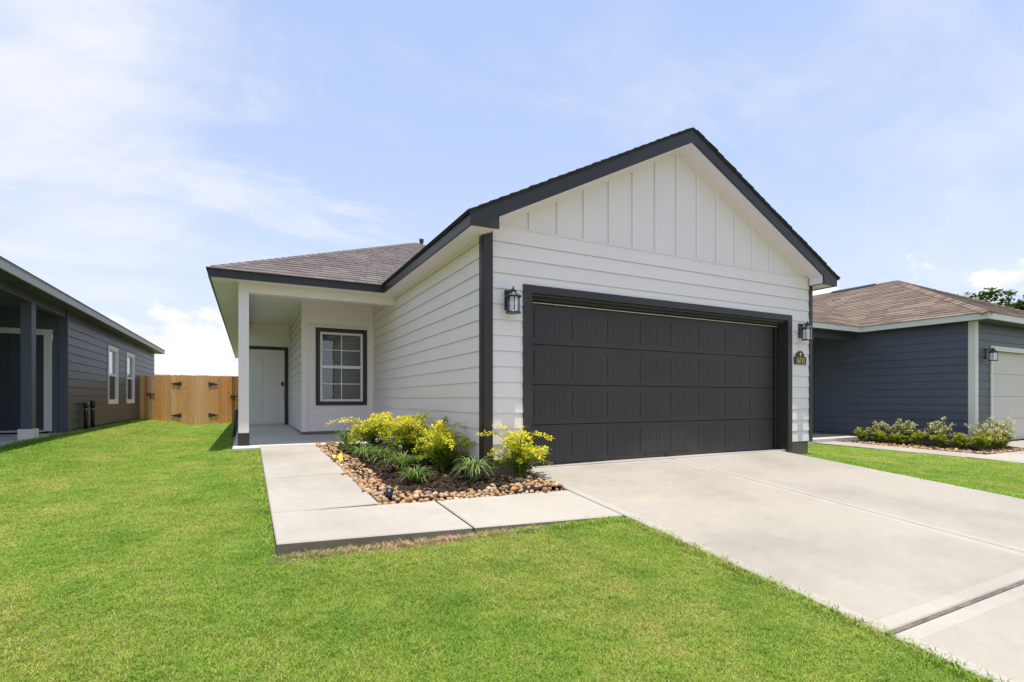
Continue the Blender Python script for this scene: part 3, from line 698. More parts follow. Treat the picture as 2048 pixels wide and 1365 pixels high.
# gable: flat sheet and battens
XA = 5.49; SG = 0.51
def zrake(x): return 3.571 - SG * abs(x - XA)      # lower edge of the rake board
m = MB(); m.prism([(XL + 0.05, YF + 0.004, ZG + 0.0), (XR - 0.05, YF + 0.004, ZG + 0.0), (XR - 0.05, YF + 0.004, zrake(XR - 0.05) + 0.06), (XA, YF + 0.004, 3.65), (XL + 0.05, YF + 0.004, zrake(XL + 0.05) + 0.06)], (0, 0.1, 0))
gb = obj('gable', m, Wm, wh)
bx('band_board', gb, Wm, XL + 0.05, XR - 0.05, YF - 0.019, YF + 0.003, ZG - 0.004, ZG + 0.010)
for k in range(13):
    x = 3.045 + 0.4035 * k
    m = MB(); zt = zrake(x) - 0.035; zt2 = zt
    m.box(x - 0.02, x + 0.02, YF - 0.017, YF + 0.0035, ZG + 0.011, zrake(x) - 0.028)
    if zrake(x) - 0.028 > ZG + 0.05: obj('batten', m, Wm, gb, bevel=0.003)
# frieze strip under the rake soffit
for sgn in (-1, 1):
    xe = XA + sgn * 2.9
    m = MB(); m.prism([(xe, YF - 0.012, zrake(xe) - 0.045), (XA, YF - 0.012, zrake(XA) - 0.045), (XA, YF - 0.012, zrake(XA) + 0.03), (xe, YF - 0.012, zrake(xe) + 0.03)][::(1 if sgn < 0 else -1)], (0, 0.0135, 0)); obj('frieze_strip', m, Wm, gb)

# garage roof
garf = bpy.data.objects.new('roof', None)
YG = 5.145; XE0, XE1 = 2.14, 8.86; ZE = 2.055
def zgar(x): return 3.765 - SG * abs(x - XA)
m = MB()
m.prism([(XE0 - 0.02, YG - 0.015, zgar(XE0 - 0.02)), (XA, YG - 0.015, 3.765), (XA, YG - 0.015, 3.74), (XE0 - 0.02, YG - 0.015, zgar(XE0 - 0.02) - 0.025)][::-1], (0, 7.9, 0))
m.prism([(XE1 + 0.02, YG - 0.015, zgar(XE1 + 0.02)), (XE1 + 0.02, YG - 0.015, zgar(XE1 + 0.02) - 0.025), (XA, YG - 0.015, 3.74), (XA, YG - 0.015, 3.765)][::-1], (0, 7.9, 0))
groof = obj('garage_roof', m, MAT['shingledark'], wh)
m = MB()      # shingle courses, their ends show along the rake
for sgn in (-1, 1):
    b = 0.0
    while b < 3.3:
        xa = (XE0 - 0.03 + b) if sgn < 0 else (XE1 + 0.03 - b); xb = xa + 0.15 * (-sgn)
        y = YG - 0.02 - R.random() * 0.012
        l0 = 0.015 + R.random() * 0.006
        pts = [(xa, zgar(xa) + 0.001), (xb, zgar(xb) + 0.001), (xb, zgar(xb) + 0.005), (xa, zgar(xa) + l0)]
        if sgn > 0: pts = pts[::-1]
        m.prism([(x, y, z) for x, z in pts], (0, 7.8, 0)); b += 0.128
o = obj('shingle_courses', m, MAT['shingledark'], groof); o['kind'] = 'stuff'
# rake boards with the boxed returns
for sgn in (-1, 1):
    xe = XA + sgn * (XA - XE0); xr = XA + sgn * (XA - 2.495)
    poly = [(xe, 1.900), (xr, 1.908), (xr, zrake(xr)), (XA, zrake(XA)), (XA, zgar(XA) - 0.026), (xe, zgar(xe) - 0.026)]
    if sgn > 0: poly = poly[::-1]
    m = MB(); m.prism([(x, YG, z) for x, z in poly], (0, 0.028, 0)); obj('rake_board', m, BK, wh)
    # sloped soffit behind the rake
    xi = XA + sgn * (XA - 2.50)
    q = [(xi, YG + 0.029, zrake(xi) + 0.012), (XA, YG + 0.029, zrake(XA) + 0.012), (XA, YF + 0.003, zrake(XA) + 0.012), (xi, YF + 0.003, zrake(xi) + 0.012)]
    m = MB(); m.prism(q if sgn > 0 else q[::-1], (0, 0, 0.02)); obj('rake_soffit', m, MAT['soffit'], wh)
    # return box side (white) and eave soffit, eave fascia
    xs0, xs1 = sorted((xe + sgn * -0.03, XA + sgn * (XA - 2.44)))
    bx('eave_soffit', wh, MAT['soffit'], min(xe - sgn * 0.03, XL if sgn < 0 else XR), max(xe - sgn * 0.03, XL if sgn < 0 else XR), YG + 0.03, (9.45 if sgn < 0 else 27), 1.912, 1.93)
    bx('return_side', wh, MAT['soffit'], min(xr, xr + sgn * 0.03), max(xr, xr + sgn * 0.03), YG + 0.029, YF - 0.03, 1.931, zrake(xr) + 0.02)
    bx('eave_fascia', wh, BK, min(xe, xe - sgn * 0.028), max(xe, xe - sgn * 0.028), YG + 0.0285, (9.2 if sgn < 0 else 27), 1.9005, 2.03)

# main hip roof
X0, Y0, SM = -0.565, 9.2, 0.49
XPK = 4.17; HW = XPK - X0; YPK = Y0 + HW; ZPK = 2.045 + SM * HW; XRE = XPK + HW
def zfront(x, y): return 2.045 + SM * (y - Y0)
def zleft(x, y): return 2.045 + SM * (x - X0)
def zhip(x, y): return min(zfront(x, y), zleft(x, y))
vx, vy = XA, Y0 + (3.765 - 2.045) / SM
YB = 27.3
m = MB()
m.add([(X0, Y0, 2.043), (XRE, Y0, 2.043), (XPK, YPK, ZPK - 0.002), (XPK, YB - HW, ZPK - 0.002), (X0, YB, 2.043), (XRE, YB, 2.043)],
      [(0, 1, 2), (0, 2, 3, 4), (1, 5, 3, 2), (4, 3, 5)])
roof = obj('roof', m, MAT['shingle'], wh)
region = [(X0 - 0.02, Y0 - 0.03), (XE0 + 0.02, Y0 - 0.03), (vx + 0.1, vy + 0.1), (XPK, YPK)]
sh_list = shingles(region, zfront, (X0, Y0 - 0.03), (1, 0), (0, 1), 0.155, 32, -0.3, 7, 0.2, 0.36, lift=0.011)
emit_shingles(sh_list, roof, MAT['shingle'], 290)
regl = [(X0 - 0.03, Y0 - 0.02), (XPK, YPK), (XPK, YB - HW), (X0 - 0.03, YB)]
emit_shingles(shingles(regl, zleft, (X0 - 0.03, Y0), (0, 1), (1, 0), 0.16, 31, -0.3, 18, 0.5, 0.9), roof, MAT['shingle'], 0)
hip_caps(roof, MAT['shingle'], (X0 + 0.05, Y0 + 0.05), (XPK, YPK), zhip, 0.165, 0.115)
m = MB(); m.tube([(4.40, 14.2, 4.1), (4.40, 14.2, 4.545)], 0.05, 12); m.tube([(4.40, 14.2, 4.50), (4.40, 14.2, 4.575)], 0.066, 12); obj('vent_pipe', m, MAT['metal'], roof)
bx('front_fascia', wh, BK, X0, XE0 + 0.0, Y0, Y0 + 0.028, 1.905, 2.04)
bx('left_fascia', wh, BK, X0, X0 + 0.028, Y0 + 0.0285, YB, 1.9055, 2.04)
bx('left_soffit', wh, MAT['soffit'], X0 + 0.029, -0.156, Y0 + 0.029, YB, 1.914, 1.932)
bx('front_soffit', wh, MAT['soffit'], -0.154, XL + 0.02, Y0 + 0.029, 9.46, 1.9145, 1.932)
for y in (11.6, 14.0, 16.4, 18.8): bx('soffit_seam', wh, MAT['soffit'], X0 + 0.03, -0.157, y, y + 0.012, 1.9085, 1.9135)
for y in (7.0, 8.4): bx('soffit_seam', wh, MAT['soffit'], XE0 + 0.03, XL - 0.02, y, y + 0.008, 1.908, 1.9115)
# porch
bx('porch_beam', wh, MAT['whitetrim'], -0.155, XL - 0.014, 9.46, 9.62, 1.752, 1.94, bevel=0.004)
bx('porch_beam', wh, MAT['whitetrim'], -0.155, -0.01, 9.6205, 15.0, 1.752, 1.94, bevel=0.004)
bx('porch_ceiling', wh, MAT['soffit'], -0.009, XL - 0.02, 9.6205, 15.0, 2.0, 2.03)
m = MB(); m.lathe([(0.0, -0.012), (0.075, -0.012), (0.09, 0.0), (0.09, 0.006)], (0.51, 11.4, 1.998), 20); obj('ceiling_light', m, MAT['whitetrim'], wh)
m = MB(); m.box(-0.155, 0.0, 9.461, 9.615, -0.565, 1.7515); col_ = obj('porch_column', m, MAT['whitetrim'], wh, bevel=0.004)
bx('column_base', col_, BK, -0.163, 0.008, 9.453, 9.623, -0.773, -0.564, bevel=0.003)
m = MB()
def zpor(y): return -0.777 + 0.0135 * (y - 9.1)
m.hexa([(-0.235, 9.1, -1.2), (XL, 9.1, -1.2), (XL, 15.1, -1.2), (-0.235, 15.1, -1.2), (-0.235, 9.1, zpor(9.1)), (XL, 9.1, zpor(9.1)), (XL, 15.1, zpor(15.1)), (-0.235, 15.1, zpor(15.1))])
obj('porch_slab', m, MAT['porch'], wh, bevel=0.01)
# window wall, recess wall, door wall
YW = 11.34; XC = 0.985
Pw = wallP((0, YW), (1, 0), (0, -1))
WIN = (1.235, 2.282, -0.14, 1.49)
lap_wall(wh, 'window_wall', Pw, XC + 0.01, XL - 0.03, -0.68, 1.56, ZREF, Wm, holes=[(WIN[0] + 0.05, WIN[1] - 0.05, WIN[2] + 0.05, WIN[3] - 0.05)])
bx('frieze_panel', wh, Wm, XC + 0.01, XL - 0.03, YW - 0.012, YW + 0.1, 1.565, 2.0)
bx('corner_board', wh, MAT['whitetrim'], XC - 0.022, XC + 0.095, YW - 0.03, YW - 0.001, -0.685, 1.999)
bx('corner_board', wh, MAT['whitetrim'], XC - 0.022, XC - 0.001, YW, YW + 0.1, -0.685, 1.999)
bx('corner_board', wh, MAT['whitetrim'], 2.315, XL - 0.016, YW - 0.026, YW - 0.001, -0.685, 1.999)
w_, op = make_window(wh, Pw, *WIN, (BK, MAT['whitetrim']))
m = MB(); m.box(op[0] - 0.04, op[1] + 0.04, YW + 0.2, YW + 0.24, op[2] - 0.04, op[3] + 0.04); obj('window_backing', m, MAT['dark'], w_)
sm = MB(); sm.hexa([(op[0], 0.0, 0.0), (op[1], 0.0, 0.0), (op[1], 0.04, 0.022), (op[0], 0.04, 0.022), (op[0], -0.001, 0.003), (op[1], -0.001, 0.003), (op[1], 0.039, 0.025), (op[0], 0.039, 0.025)])
sme = sm.mesh('blind_slat'); sme.materials.append(MAT['blind'])
nsl = 32
for k in range(nsl): obj('blind_slat', None, None, w_, mesh=sme, loc=(0, YW + 0.085, op[2] + 0.02 + k * (op[3] - op[2] - 0.03) / nsl))
m = MB(); m.box(XC + 0.012, XL - 0.03, YW + 0.002, YW + 0.1, -0.8, -0.681); m.box(XC + 0.004, XC + 0.1, YW + 0.11, 15.0, -0.8, -0.691); obj('sill_plate', m, MAT['found'], wh)
bx('window_cap', wh, MAT['whitetrim'], WIN[0] - 0.015, WIN[1] + 0.015, YW - 0.036, YW - 0.001, 1.492, 1.512)
Prc = wallP((XC, 0), (0, -1), (-1, 0))
lap_wall(wh, 'recess_wall', Prc, -15.0, -(YW + 0.02), -0.69, 2.0, ZREF, Wm)
YD = 15.0
bx('door_wall', wh, Wm, -0.155, 1.02, YD, YD + 0.1, -0.70, 2.0)
bx('corner_board', wh, MAT['whitetrim'], XC - 0.035, XC - 0.014, YD - 0.035, YD - 0.001, -0.695, 1.99)
m = MB(); m.box(-0.155, 0.0, YD + 0.1, 27, -1.0, 1.93); m.box(XL + 0.13, XR - 0.13, 26.9, 27, -1, 1.93); obj('rear_wall', m, Wm, wh)
# front door
m = MB(); m.box(-0.155, -0.06, YD - 0.03, YD, -0.69, 1.385); m.box(0.85, 0.94, YD - 0.03, YD, -0.69, 1.385); m.box(-0.06, 0.85, YD - 0.0295, YD, 1.30, 1.3845); obj('door_trim', m, BK, wh)
m = MB(); m.box(-0.058, 0.848, YD - 0.016, YD - 0.0005, -0.63, 1.298); fd = obj('front_door', m, MAT['greydoor'], wh)
bx('door_sill', wh, MAT['nickel'], -0.06, 0.85, YD - 0.04, YD - 0.0005, -0.66, -0.632)
def dpanel(parent, mat, x0, x1, z0, z1, y, name='panel'):
    m = MB(); e = 0.02
    m.relief([x0, x0 + e, x0 + e + 0.02, x1 - e - 0.02, x1 - e, x1], [z0, z0 + e, z0 + e + 0.02, z1 - e - 0.02, z1 - e, z1],
             lambda i, j: 0.009 if (i in (0, 4) or j in (0, 4)) else (0.0005 if (i in (1, 3) or j in (1, 3)) else 0.014), lambda x, z, d: (x, y - d, z), -0.0)
    return obj(name, m, mat, parent)
for (a, b) in ((0.09, 0.34), (0.45, 0.70)):
    for (u, v) in ((-0.40, 0.12), (0.27, 0.87), (0.99, 1.19)):
        dpanel(fd, MAT['greydoor'], a, b, u, v, YD - 0.0165)
m = MB(); m.box(0.765, 0.825, YD - 0.036, YD - 0.0165, 0.335, 0.455); obj('keypad_lock', m, MAT['plastic'], fd, bevel=0.006)
m = MB(); m.box(0.765, 0.825, YD - 0.035, YD - 0.0165, 0.30, 0.334); obj('lock_plate', m, MAT['nickel'], fd)
m = MB(); m.lathe([(0.03, 0), (0.03, 0.02), (0.0, 0.02)], (0.795, YD - 0.03, 0.22), 14); m.box(0.775, 0.815, YD - 0.026, YD - 0.0165, -0.02, 0.25); m.tube([(0.795, YD - 0.02, 0.16), (0.795, YD - 0.07, 0.14), (0.795, YD - 0.075, 0.06), (0.795, YD - 0.02, -0.01)], 0.009, 8); obj('door_handle', m, MAT['nickel'], fd)
m = MB(); m.lathe([(0.012, 0), (0.012, 0.004), (0, 0.004)], (0.395, YD - 0.019, 0.86), 10); obj('peephole', m, MAT['nickel'], fd)

# ------------------------------------------------------------------ lanterns
def lantern(name, label, loc, group, round_=True, hgt=0.31):
    t = thing(name, label, 'lantern', loc, 0, group)
    # local: wall at y = 0 (outwards is -y), z = 0 at the middle of the plate
    m = MB(); m.box(-0.055, 0.055, -0.018, -0.0005, -0.1, 0.14); obj('back_plate', m, MAT['metal'], t, local=True, bevel=0.004)
    m = MB(); m.tube([(0, -0.015, 0.10), (0, -0.06, 0.125), (0, -0.12, 0.13)], 0.011, 8); obj('arm', m, MAT['metal'], t, local=True)
    c = (0, -0.125, 0)
    n = 20 if round_ else 4
    m = MB(); m.lathe([(0.001, 0.165), (0.008, 0.165), (0.008, 0.145), (0.014, 0.138), (0.006, 0.130), (0.006, 0.125)], c, 12); obj('finial', m, MAT['metal'], t, True, True)
    m = MB(); m.lathe([(0.004, 0.126), (0.036, 0.122), (0.040, 0.108), (0.032, 0.102), (0.062, 0.072), (0.085, 0.058), (0.096, 0.052), (0.096, 0.040), (0.078, 0.036), (0.001, 0.036)], c, n); obj('lantern_roof', m, MAT['metal'], t, round_, True)
    m = MB(); m.lathe([(0.001, -0.150), (0.088, -0.150), (0.092, -0.140), (0.080, -0.128), (0.001, -0.128)], c, n); obj('lantern_base', m, MAT['metal'], t, False, True)
    for k in range(6 if round_ else 4):
        a = 2 * math.pi * k / (6 if round_ else 4) + 0.26
        x, y = c[0] + 0.073 * math.cos(a), c[1] + 0.073 * math.sin(a)
        m = MB(); m.tube([(x, y, -0.13), (x, y, 0.04)], 0.0055, 6); obj('bar', m, MAT['metal'], t, True, True)
    m = MB(); m.lathe([(0.066, -0.128), (0.066, 0.036)], c, n); obj('lantern_glass', m, MAT['lglass'], t, True, True)
    m = MB(); m.lathe([(0.012, -0.128), (0.012, -0.07), (0.02, -0.045), (0.018, -0.02), (0.004, 0.005), (0.0005, 0.008)], c, 10); obj('bulb', m, MAT['whitetrim'], t, True, True)
    return t
L1 = lantern('wall_lantern', 'black round wall lantern between black corner board and charcoal garage door', (2.745, YF - 0.013, 1.15), 'wall lanterns of the white house')
copy_thing(L1, (8.265, YF - 0.013, 1.125), 0, 'black round wall lantern above the arched house number plaque')

# ------------------------------------------------------------------ number plaque
pq = thing('number_plaque', 'black arched house number plaque reading 16715 in gold', 'plaque', (8.245, YF - 0.014, 0.58))
def plaque(sx, sz, d0, d1):
    w2, h1, r, nn = 0.155 * sx, 0.125, 0.105 * sx, 14
    pts = [(-w2, 0), (w2, 0), (w2, h1 * sz), (r, h1 * sz)] + [(r * math.cos(math.pi * k / nn), h1 * sz + r * 0.95 * math.sin(math.pi * k / nn)) for k in range(1, nn)] + [(-r, h1 * sz), (-w2, h1 * sz)]
    m = MB(); m.prism([(x, d0, z) for x, z in pts], (0, d1, 0)); return m
obj('plate', plaque(1, 1, -0.016, 0.015), MAT['plastic'], pq, local=True)
m = MB(); m.prism([(0, -0.0185, 0.145), (0.028, -0.0185, 0.17), (0, -0.0185, 0.2), (-0.028, -0.0185, 0.17)], (0, 0.002, 0)); m.prism([(-0.004, -0.0195, 0.13), (0.004, -0.0195, 0.13), (0.004, -0.0195, 0.15), (-0.004, -0.0195, 0.15)], (0, 0.003, 0)); obj('emblem', m, MAT['gold'], pq, local=True)
fc = bpy.data.curves.new('number_lettering', 'FONT'); fc.body = '16715'; fc.size = 0.13; fc.space_character = 1.22; fc.offset = 0.0; fc.align_x = 'CENTER'; fc.extrude = 0.0015; fc.materials.append(MAT['gold'])
fo0 = bpy.data.objects.new('lettering_curve', fc); COL.objects.link(fo0); bpy.context.view_layer.update()
fme = bpy.data.meshes.new_from_object(fo0.evaluated_get(bpy.context.evaluated_depsgraph_get())); bpy.data.objects.remove(fo0)
fo = bpy.data.objects.new('number_lettering', fme); COL.objects.link(fo); fo.parent = pq; fo.location = (0.0, -0.0178, 0.018); fo.rotation_euler = (math.radians(90), 0, 0); fo.scale = (0.56, 1.02, 1)

# ------------------------------------------------------------------ the house on the left
lh = thing('slate_house', 'slate grey sided house with pale fascia and dark front door in its porch', 'house', (-6, 16, -0.7))
SL, NV = MAT['slate'], MAT['navy']
XW = -3.5; ZBL = -0.68
Pl = wallP((XW, 0), (0, 1), (1, 0))
W1, W2 = (17.75, 18.95, -0.15, 1.50), (20.15, 21.4, -0.15, 1.50)
lap_wall(lh, 'side_wall', Pl, 14.22, 25.6, ZBL, 1.92, ZBL + 0.02, SL, holes=[(a + 0.05, b - 0.05, u + 0.05, v - 0.05) for a, b, u, v in (W1, W2)])
for Wd in (W1, W2):
    ww, op = make_window(lh, Pl, *Wd, (MAT['whitetrim'], MAT['whitetrim']), grid=False, low=MAT['screen'])
    m = MB(); m.box(XW - 0.1, XW - 0.08, op[0], op[1], op[2], op[3]); obj('roller_blind', m, MAT['paleblind'], ww)
m = MB(); m.box(XW - 0.3, XW - 0.03, 14.2, 25.6, -1.3, ZBL - 0.003); obj('foundation', m, MAT['found'], lh)
YLD = 14.2
Pd = wallP((0, YLD), (1, 0), (0, -1))
lap_wall(lh, 'porch_wall', Pd, -3.735, XW - 0.14, ZBL, 1.92, ZBL + 0.02, NV)
lap_wall(lh, 'porch_wall', Pd, -5.9, -4.95, ZBL, 1.92, ZBL + 0.02, NV)
bx('header_panel', lh, NV, -4.95, -3.735, YLD - 0.012, YLD + 0.09, 1.48, 1.92)
bx('corner_board', lh, NV, XW - 0.13, XW + 0.022, YLD - 0.026, YLD - 0.001, ZBL - 0.01, 1.93)
bx('corner_board', lh, SL, XW + 0.001, XW + 0.024, YLD, YLD + 0.06, ZBL - 0.01, 1.92)
m = MB(); m.box(-3.87, -3.74, YLD - 0.035, YLD - 0.001, -0.69, 1.475); m.box(-4.94, -4.81, YLD - 0.035, YLD - 0.001, -0.69, 1.475); m.box(-4.81, -3.87, YLD - 0.0345, YLD - 0.001, 1.36, 1.4745); obj('door_trim', m, MAT['cream'], lh)
m = MB(); m.box(-4.808, -3.872, YLD + 0.01, YLD + 0.05, -0.66, 1.36); ld = obj('front_door', m, MAT['navydoor'], lh)
for (a, b) in ((-4.70, -4.42), (-4.26, -3.98)):
    for (u, v) in ((-0.45, 0.13), (0.27, 0.92), (1.03, 1.25)):
        dpanel(ld, MAT['navydoor'], a, b, u, v, YLD + 0.0095)
m = MB(); m.box(-4.12, -4.06, YLD - 0.02, YLD + 0.009, 0.2, 0.5); obj('door_handle', m, MAT['plastic'], ld)
bx('door_sill', lh, MAT['creamdoor'], -4.81, -3.87, YLD - 0.05, YLD + 0.0, -0.70, -0.662)
m = MB(); m.box(-6.2, XW + 0.08, 9.9, 14.2, -1.3, -0.735); obj('porch_slab', m, MAT['porch'], lh, bevel=0.01)
m = MB(); m.box(XW - 0.155, XW, 12.2, 12.42, -0.55, 1.752); lc = obj('porch_column', m, NV, lh, bevel=0.004)
bx('column_base', lc, MAT['whitetrim'], XW - 0.185, XW + 0.03, 12.17, 12.45, -0.7345, -0.549, bevel=0.003)
bx('porch_column', lh, NV, XW - 0.155, XW, 9.95, 10.15, -0.73, 1.752)
bx('porch_beam', lh, SL, XW - 0.155, XW - 0.001, 9.95, 14.17, 1.7525, 1.935)
bx('porch_ceiling', lh, NV, -5.9, XW - 0.156, 9.95, 14.2, 1.86, 1.9)
bx('ceiling_light', lh, MAT['cream'], -4.15, -4.0, 11.4, 11.6, 1.8, 1.859)
m = MB(); m.box(-6.0, -5.9, 9.95, 14.2, -0.8, 1.95); m.box(-12.5, -6.0, 7.5, 25.6, -0.8, 1.92); m.box(-5.9, XW - 0.13, 25.5, 25.6, -0.8, 1.92); obj('body_wall', m, NV, lh)
XF = XW + 0.33
bx('eave_fascia', lh, MAT['greyfascia'], XF - 0.03, XF, 7.0, 25.9, 1.885, 2.012)
bx('drip_edge', lh, MAT['greyfascia'], XF - 0.02, XF + 0.012, 7.0, 25.91, 2.0125, 2.03)
bx('eave_soffit', lh, SL, XW + 0.0005, XF - 0.0305, 7.0, 25.9, 1.905, 1.92)
bx('end_fascia', lh, MAT['greyfascia'], XW - 9, XF - 0.0305, 25.87, 25.9, 1.885, 2.01)
bx('end_soffit', lh, SL, XW - 9, XF - 0.0305, 25.6, 25.8695, 1.905, 1.92)
def zl(x): return 2.03 + 0.5 * (XF - x)
m = MB(); m.prism([(XF + 0.03, 7.0, 2.031), (XF - 4.7, 7.0, 4.38), (XF - 4.7, 7.0, 4.36), (XF + 0.0, 7.0, 2.0305)], (0, 18.92, 0)); m.prism([(XF - 9.4, 7.0, 2.03), (XF - 9.4, 7.0, 2.05), (XF - 4.7, 7.0, 4.38), (XF - 4.7, 7.0, 4.36)][::-1], (0, 18.92, 0)); obj('roof', m, MAT['shingledark'], lh)

pp = thing('drain_pipes', 'pair of short black drain pipes against slate grey siding', 'pipe', (XW + 0.09, 15.35, -0.8))
m = MB(); m.tube([(0, -0.09, 0.0), (0, -0.09, 0.63)], 0.042, 12); m.tube([(0, -0.09, 0.58), (0, -0.09, 0.66), (0, 0.02, 0.68)], 0.052, 12); obj('pipe', m, MAT['plastic'], pp, True, True)
m = MB(); m.tube([(0, 0.5, 0.0), (0, 0.5, 0.66)], 0.042, 12); m.tube([(0, 0.5, 0.58), (0, 0.5, 0.76)], 0.056, 12); obj('pipe', m, MAT['plastic'], pp, True, True)
m = MB(); m.tube([(0, -0.09, 0.545), (0, -0.09, 0.565)], 0.048, 12); m.tube([(0, 0.5, 0.56), (0, 0.5, 0.575)], 0.048, 12); obj('clamp', m, MAT['brass'], pp, True, True)
bp = thing('black_pipe', 'dark pipe leaning beside the white porch column', 'pipe', (-0.285, 12.6, -0.86))
m = MB(); m.tube([(0.0, 0, 0.05), (0.045, 0.1, 0.62)], 0.035, 10); obj('pipe', m, MAT['metal'], bp, True, True)
m = MB(); m.tube([(-0.005, -0.01, -0.02), (0.004, 0.01, 0.09)], 0.046, 10); obj('pipe_end', m, MAT['plastic'], bp, True, True)

# ------------------------------------------------------------------ the house on the right
rh = thing('navy_house', 'navy sided house with white fascia, brown roof and cream garage door', 'house', (17, 10, -1.0))
XG, YGR = 14.63, 5.48
ZBR = -0.925
Pg = wallP((XG, 0), (0, -1), (-1, 0))
lap_wall(rh, 'side_wall', Pg, -12.0, -(YGR + 0.02), ZBR, 1.78, ZBR + 0.06, NV)
Pq = wallP((0, YGR), (1, 0), (0, -1))
lap_wall(rh, 'front_wall', Pq, XG + 0.13, 21.0, ZBR, 1.78, ZBR + 0.06, SL, holes=[(15.5, 20.3, -1.3, 1.15)])
bx('corner_board', rh, MAT['cream'], XG - 0.025, XG + 0.125, YGR - 0.03, YGR - 0.001, ZBR - 0.01, 1.765)
bx('corner_board', rh, MAT['cream'], XG - 0.025, XG - 0.001, YGR, YGR + 0.1, ZBR - 0.01, 1.765)
m = MB(); m.box(XG + 0.03, XG + 0.3, YGR + 0.03, 12, -1.6, ZBR - 0.003); m.box(XG + 0.3, 15.5, YGR + 0.03, YGR + 0.2, -1.6, ZBR - 0.003); obj('foundation', m, MAT['found'], rh)
m = MB(); m.box(15.38, 15.50, YGR - 0.035, YGR - 0.001, -1.04, 1.24); m.box(20.3, 20.42, YGR - 0.035, YGR - 0.001, -1.04, 1.24); m.box(15.5, 20.3, YGR - 0.0345, YGR - 0.001, 1.13, 1.2395); m.box(15.45, 15.53, YGR, YGR + 0.12, -1.04, 1.2); obj('garage_trim', m, MAT['cream'], rh)
m = MB()
for r in range(4): m.box(15.53, 20.28, YGR + 0.08, YGR + 0.12, -1.02 + r * 0.54, -1.02 + (r + 1) * 0.54 - 0.006)
rgd = obj('garage_door', m, MAT['creamdoor'], rh)
m = MB(); m.box(15.5, 20.3, YGR + 0.125, YGR + 0.15, -1.04, 1.3); obj('door_backing', m, MAT['dark'], rgd)
L3 = lantern('wall_lantern', 'black square wall lantern on the navy house beside cream garage door', (15.19, YGR - 0.013, 1.02), None, False)
# eaves
XGE, YGE, ZR0, SR = 14.33, 5.11, 1.90, 0.505
XRR = 21.23; XRG = (XGE + XRR) / 2; YRG = YGE + (XRR - XGE) / 2; ZRG = ZR0 + SR * (XRR - XGE) / 2
YPF = 7.73; XPL = 11.5
CR = MAT['cream']
bx('eave_fascia', rh, CR, XGE, XGE + 0.03, YGE + 0.0305, YPF + 0.03, 1.755, 1.895)
bx('eave_fascia', rh, CR, XGE, XRR, YGE, YGE + 0.03, 1.755, 1.895)
bx('eave_fascia', rh, CR, XPL, XGE - 0.0005, YPF, YPF + 0.03, 1.755, 1.895)
bx('eave_soffit', rh, SL, XGE + 0.031, XG - 0.0, YGE + 0.031, 8.1, 1.765, 1.78)
bx('eave_soffit', rh, SL, XG + 0.001, XRR, YGE + 0.031, YGR - 0.0, 1.765, 1.78)
bx('eave_soffit', rh, SL, XPL, XGE + 0.03, YPF + 0.031, 8.1, 1.7655, 1.7805)
bx('porch_beam', rh, SL, 11.9, XG - 0.014, 8.05, 8.2, 1.58, 1.764)
bx('porch_ceiling', rh, NV, 11.9, XG - 0.015, 8.21, 12.0, 1.75, 1.78)
bx('porch_slab', rh, MAT['porch'], 11.8, XG + 0.02, 7.74, 12.0, -1.6, -1.0)
bx('porch_wall', rh, NV, 11.9, XG - 0.02, 12.0, 12.1, -1.1, 1.78)
m = MB(); m.box(11.9, 12.0, 12.1, 24, -1.2, 1.78); m.box(20.9, 21.0, 5.6, 24, -1.2, 1.78); obj('body_wall', m, NV, rh)
def zrl(x, y): return ZR0 + SR * (x - XGE)
def zrf(x, y): return ZR0 + SR * (y - YGE)
def zrp(x, y): return ZR0 + SR * (y - YPF)
def zrhip(x, y): return min(zrl(x, y), zrf(x, y))
def zrhip2(x, y): return min(ZR0 + SR * (XRR - x), zrf(x, y))
yv = YPF + (XRG - XGE)
XM = (XPL + XRR) / 2; HM = XM - XPL; YM = YPF + HM; ZM = ZR0 + SR * HM
e = -0.003
m = MB()
m.add([(XGE, YGE, ZR0 + e), (XRR, YGE, ZR0 + e), (XRG, YRG, ZRG + e), (XRG, yv + 0.5, ZRG + e), (XGE, YPF, ZR0 + e), (XRR, 12, ZR0 + e)], [(0, 1, 2), (0, 2, 3, 4), (1, 5, 3, 2)])
m.add([(XPL, YPF, ZR0 + e), (XRR, YPF, ZR0 - 0.02 + e), (XM, YM, ZM + e), (XM, 22, ZM + e), (XPL, 24, ZR0 + e), (XRR, 24, ZR0 + e)], [(0, 1, 2), (0, 2, 3, 4), (1, 5, 3, 2)])
rroof = obj('roof', m, MAT['shingle2'], rh)
lst = shingles([(XGE - 0.02, YGE - 0.02), (XRG, YRG), (XRG, yv), (XGE - 0.02, YPF)], zrl, (XGE - 0.02, YGE), (0, 1), (1, 0), 0.128, 28, -0.3, 7, 0.25, 0.75, lift=0.012)
lst += shingles([(XGE - 0.02, YGE - 0.02), (XRR + 0.02, YGE - 0.02), (XRG, YRG)], zrf, (XGE, YGE - 0.02), (1, 0), (0, 1), 0.128, 28, -0.3, 8, 0.25, 0.75, lift=0.012)
lst += shingles([(XPL, YPF - 0.02), (XGE, YPF - 0.02), (XRG, yv), (XM, YM)], zrp, (XPL, YPF - 0.02), (1, 0), (0, 1), 0.128, 38, -0.3, 8, 0.25, 0.75, lift=0.012)
emit_shingles(lst, rroof, MAT['shingle2'], 0)
hip_caps(rroof, MAT['shingle2'], (XGE - 0.01, YGE - 0.01), (XRG, YRG), zrhip, 0.17, 0.14, lift=0.028)
hip_caps(rroof, MAT['shingle2'], (XRR + 0.01, YGE - 0.01), (XRG, YRG), zrhip2, 0.17, 0.14, lift=0.028)
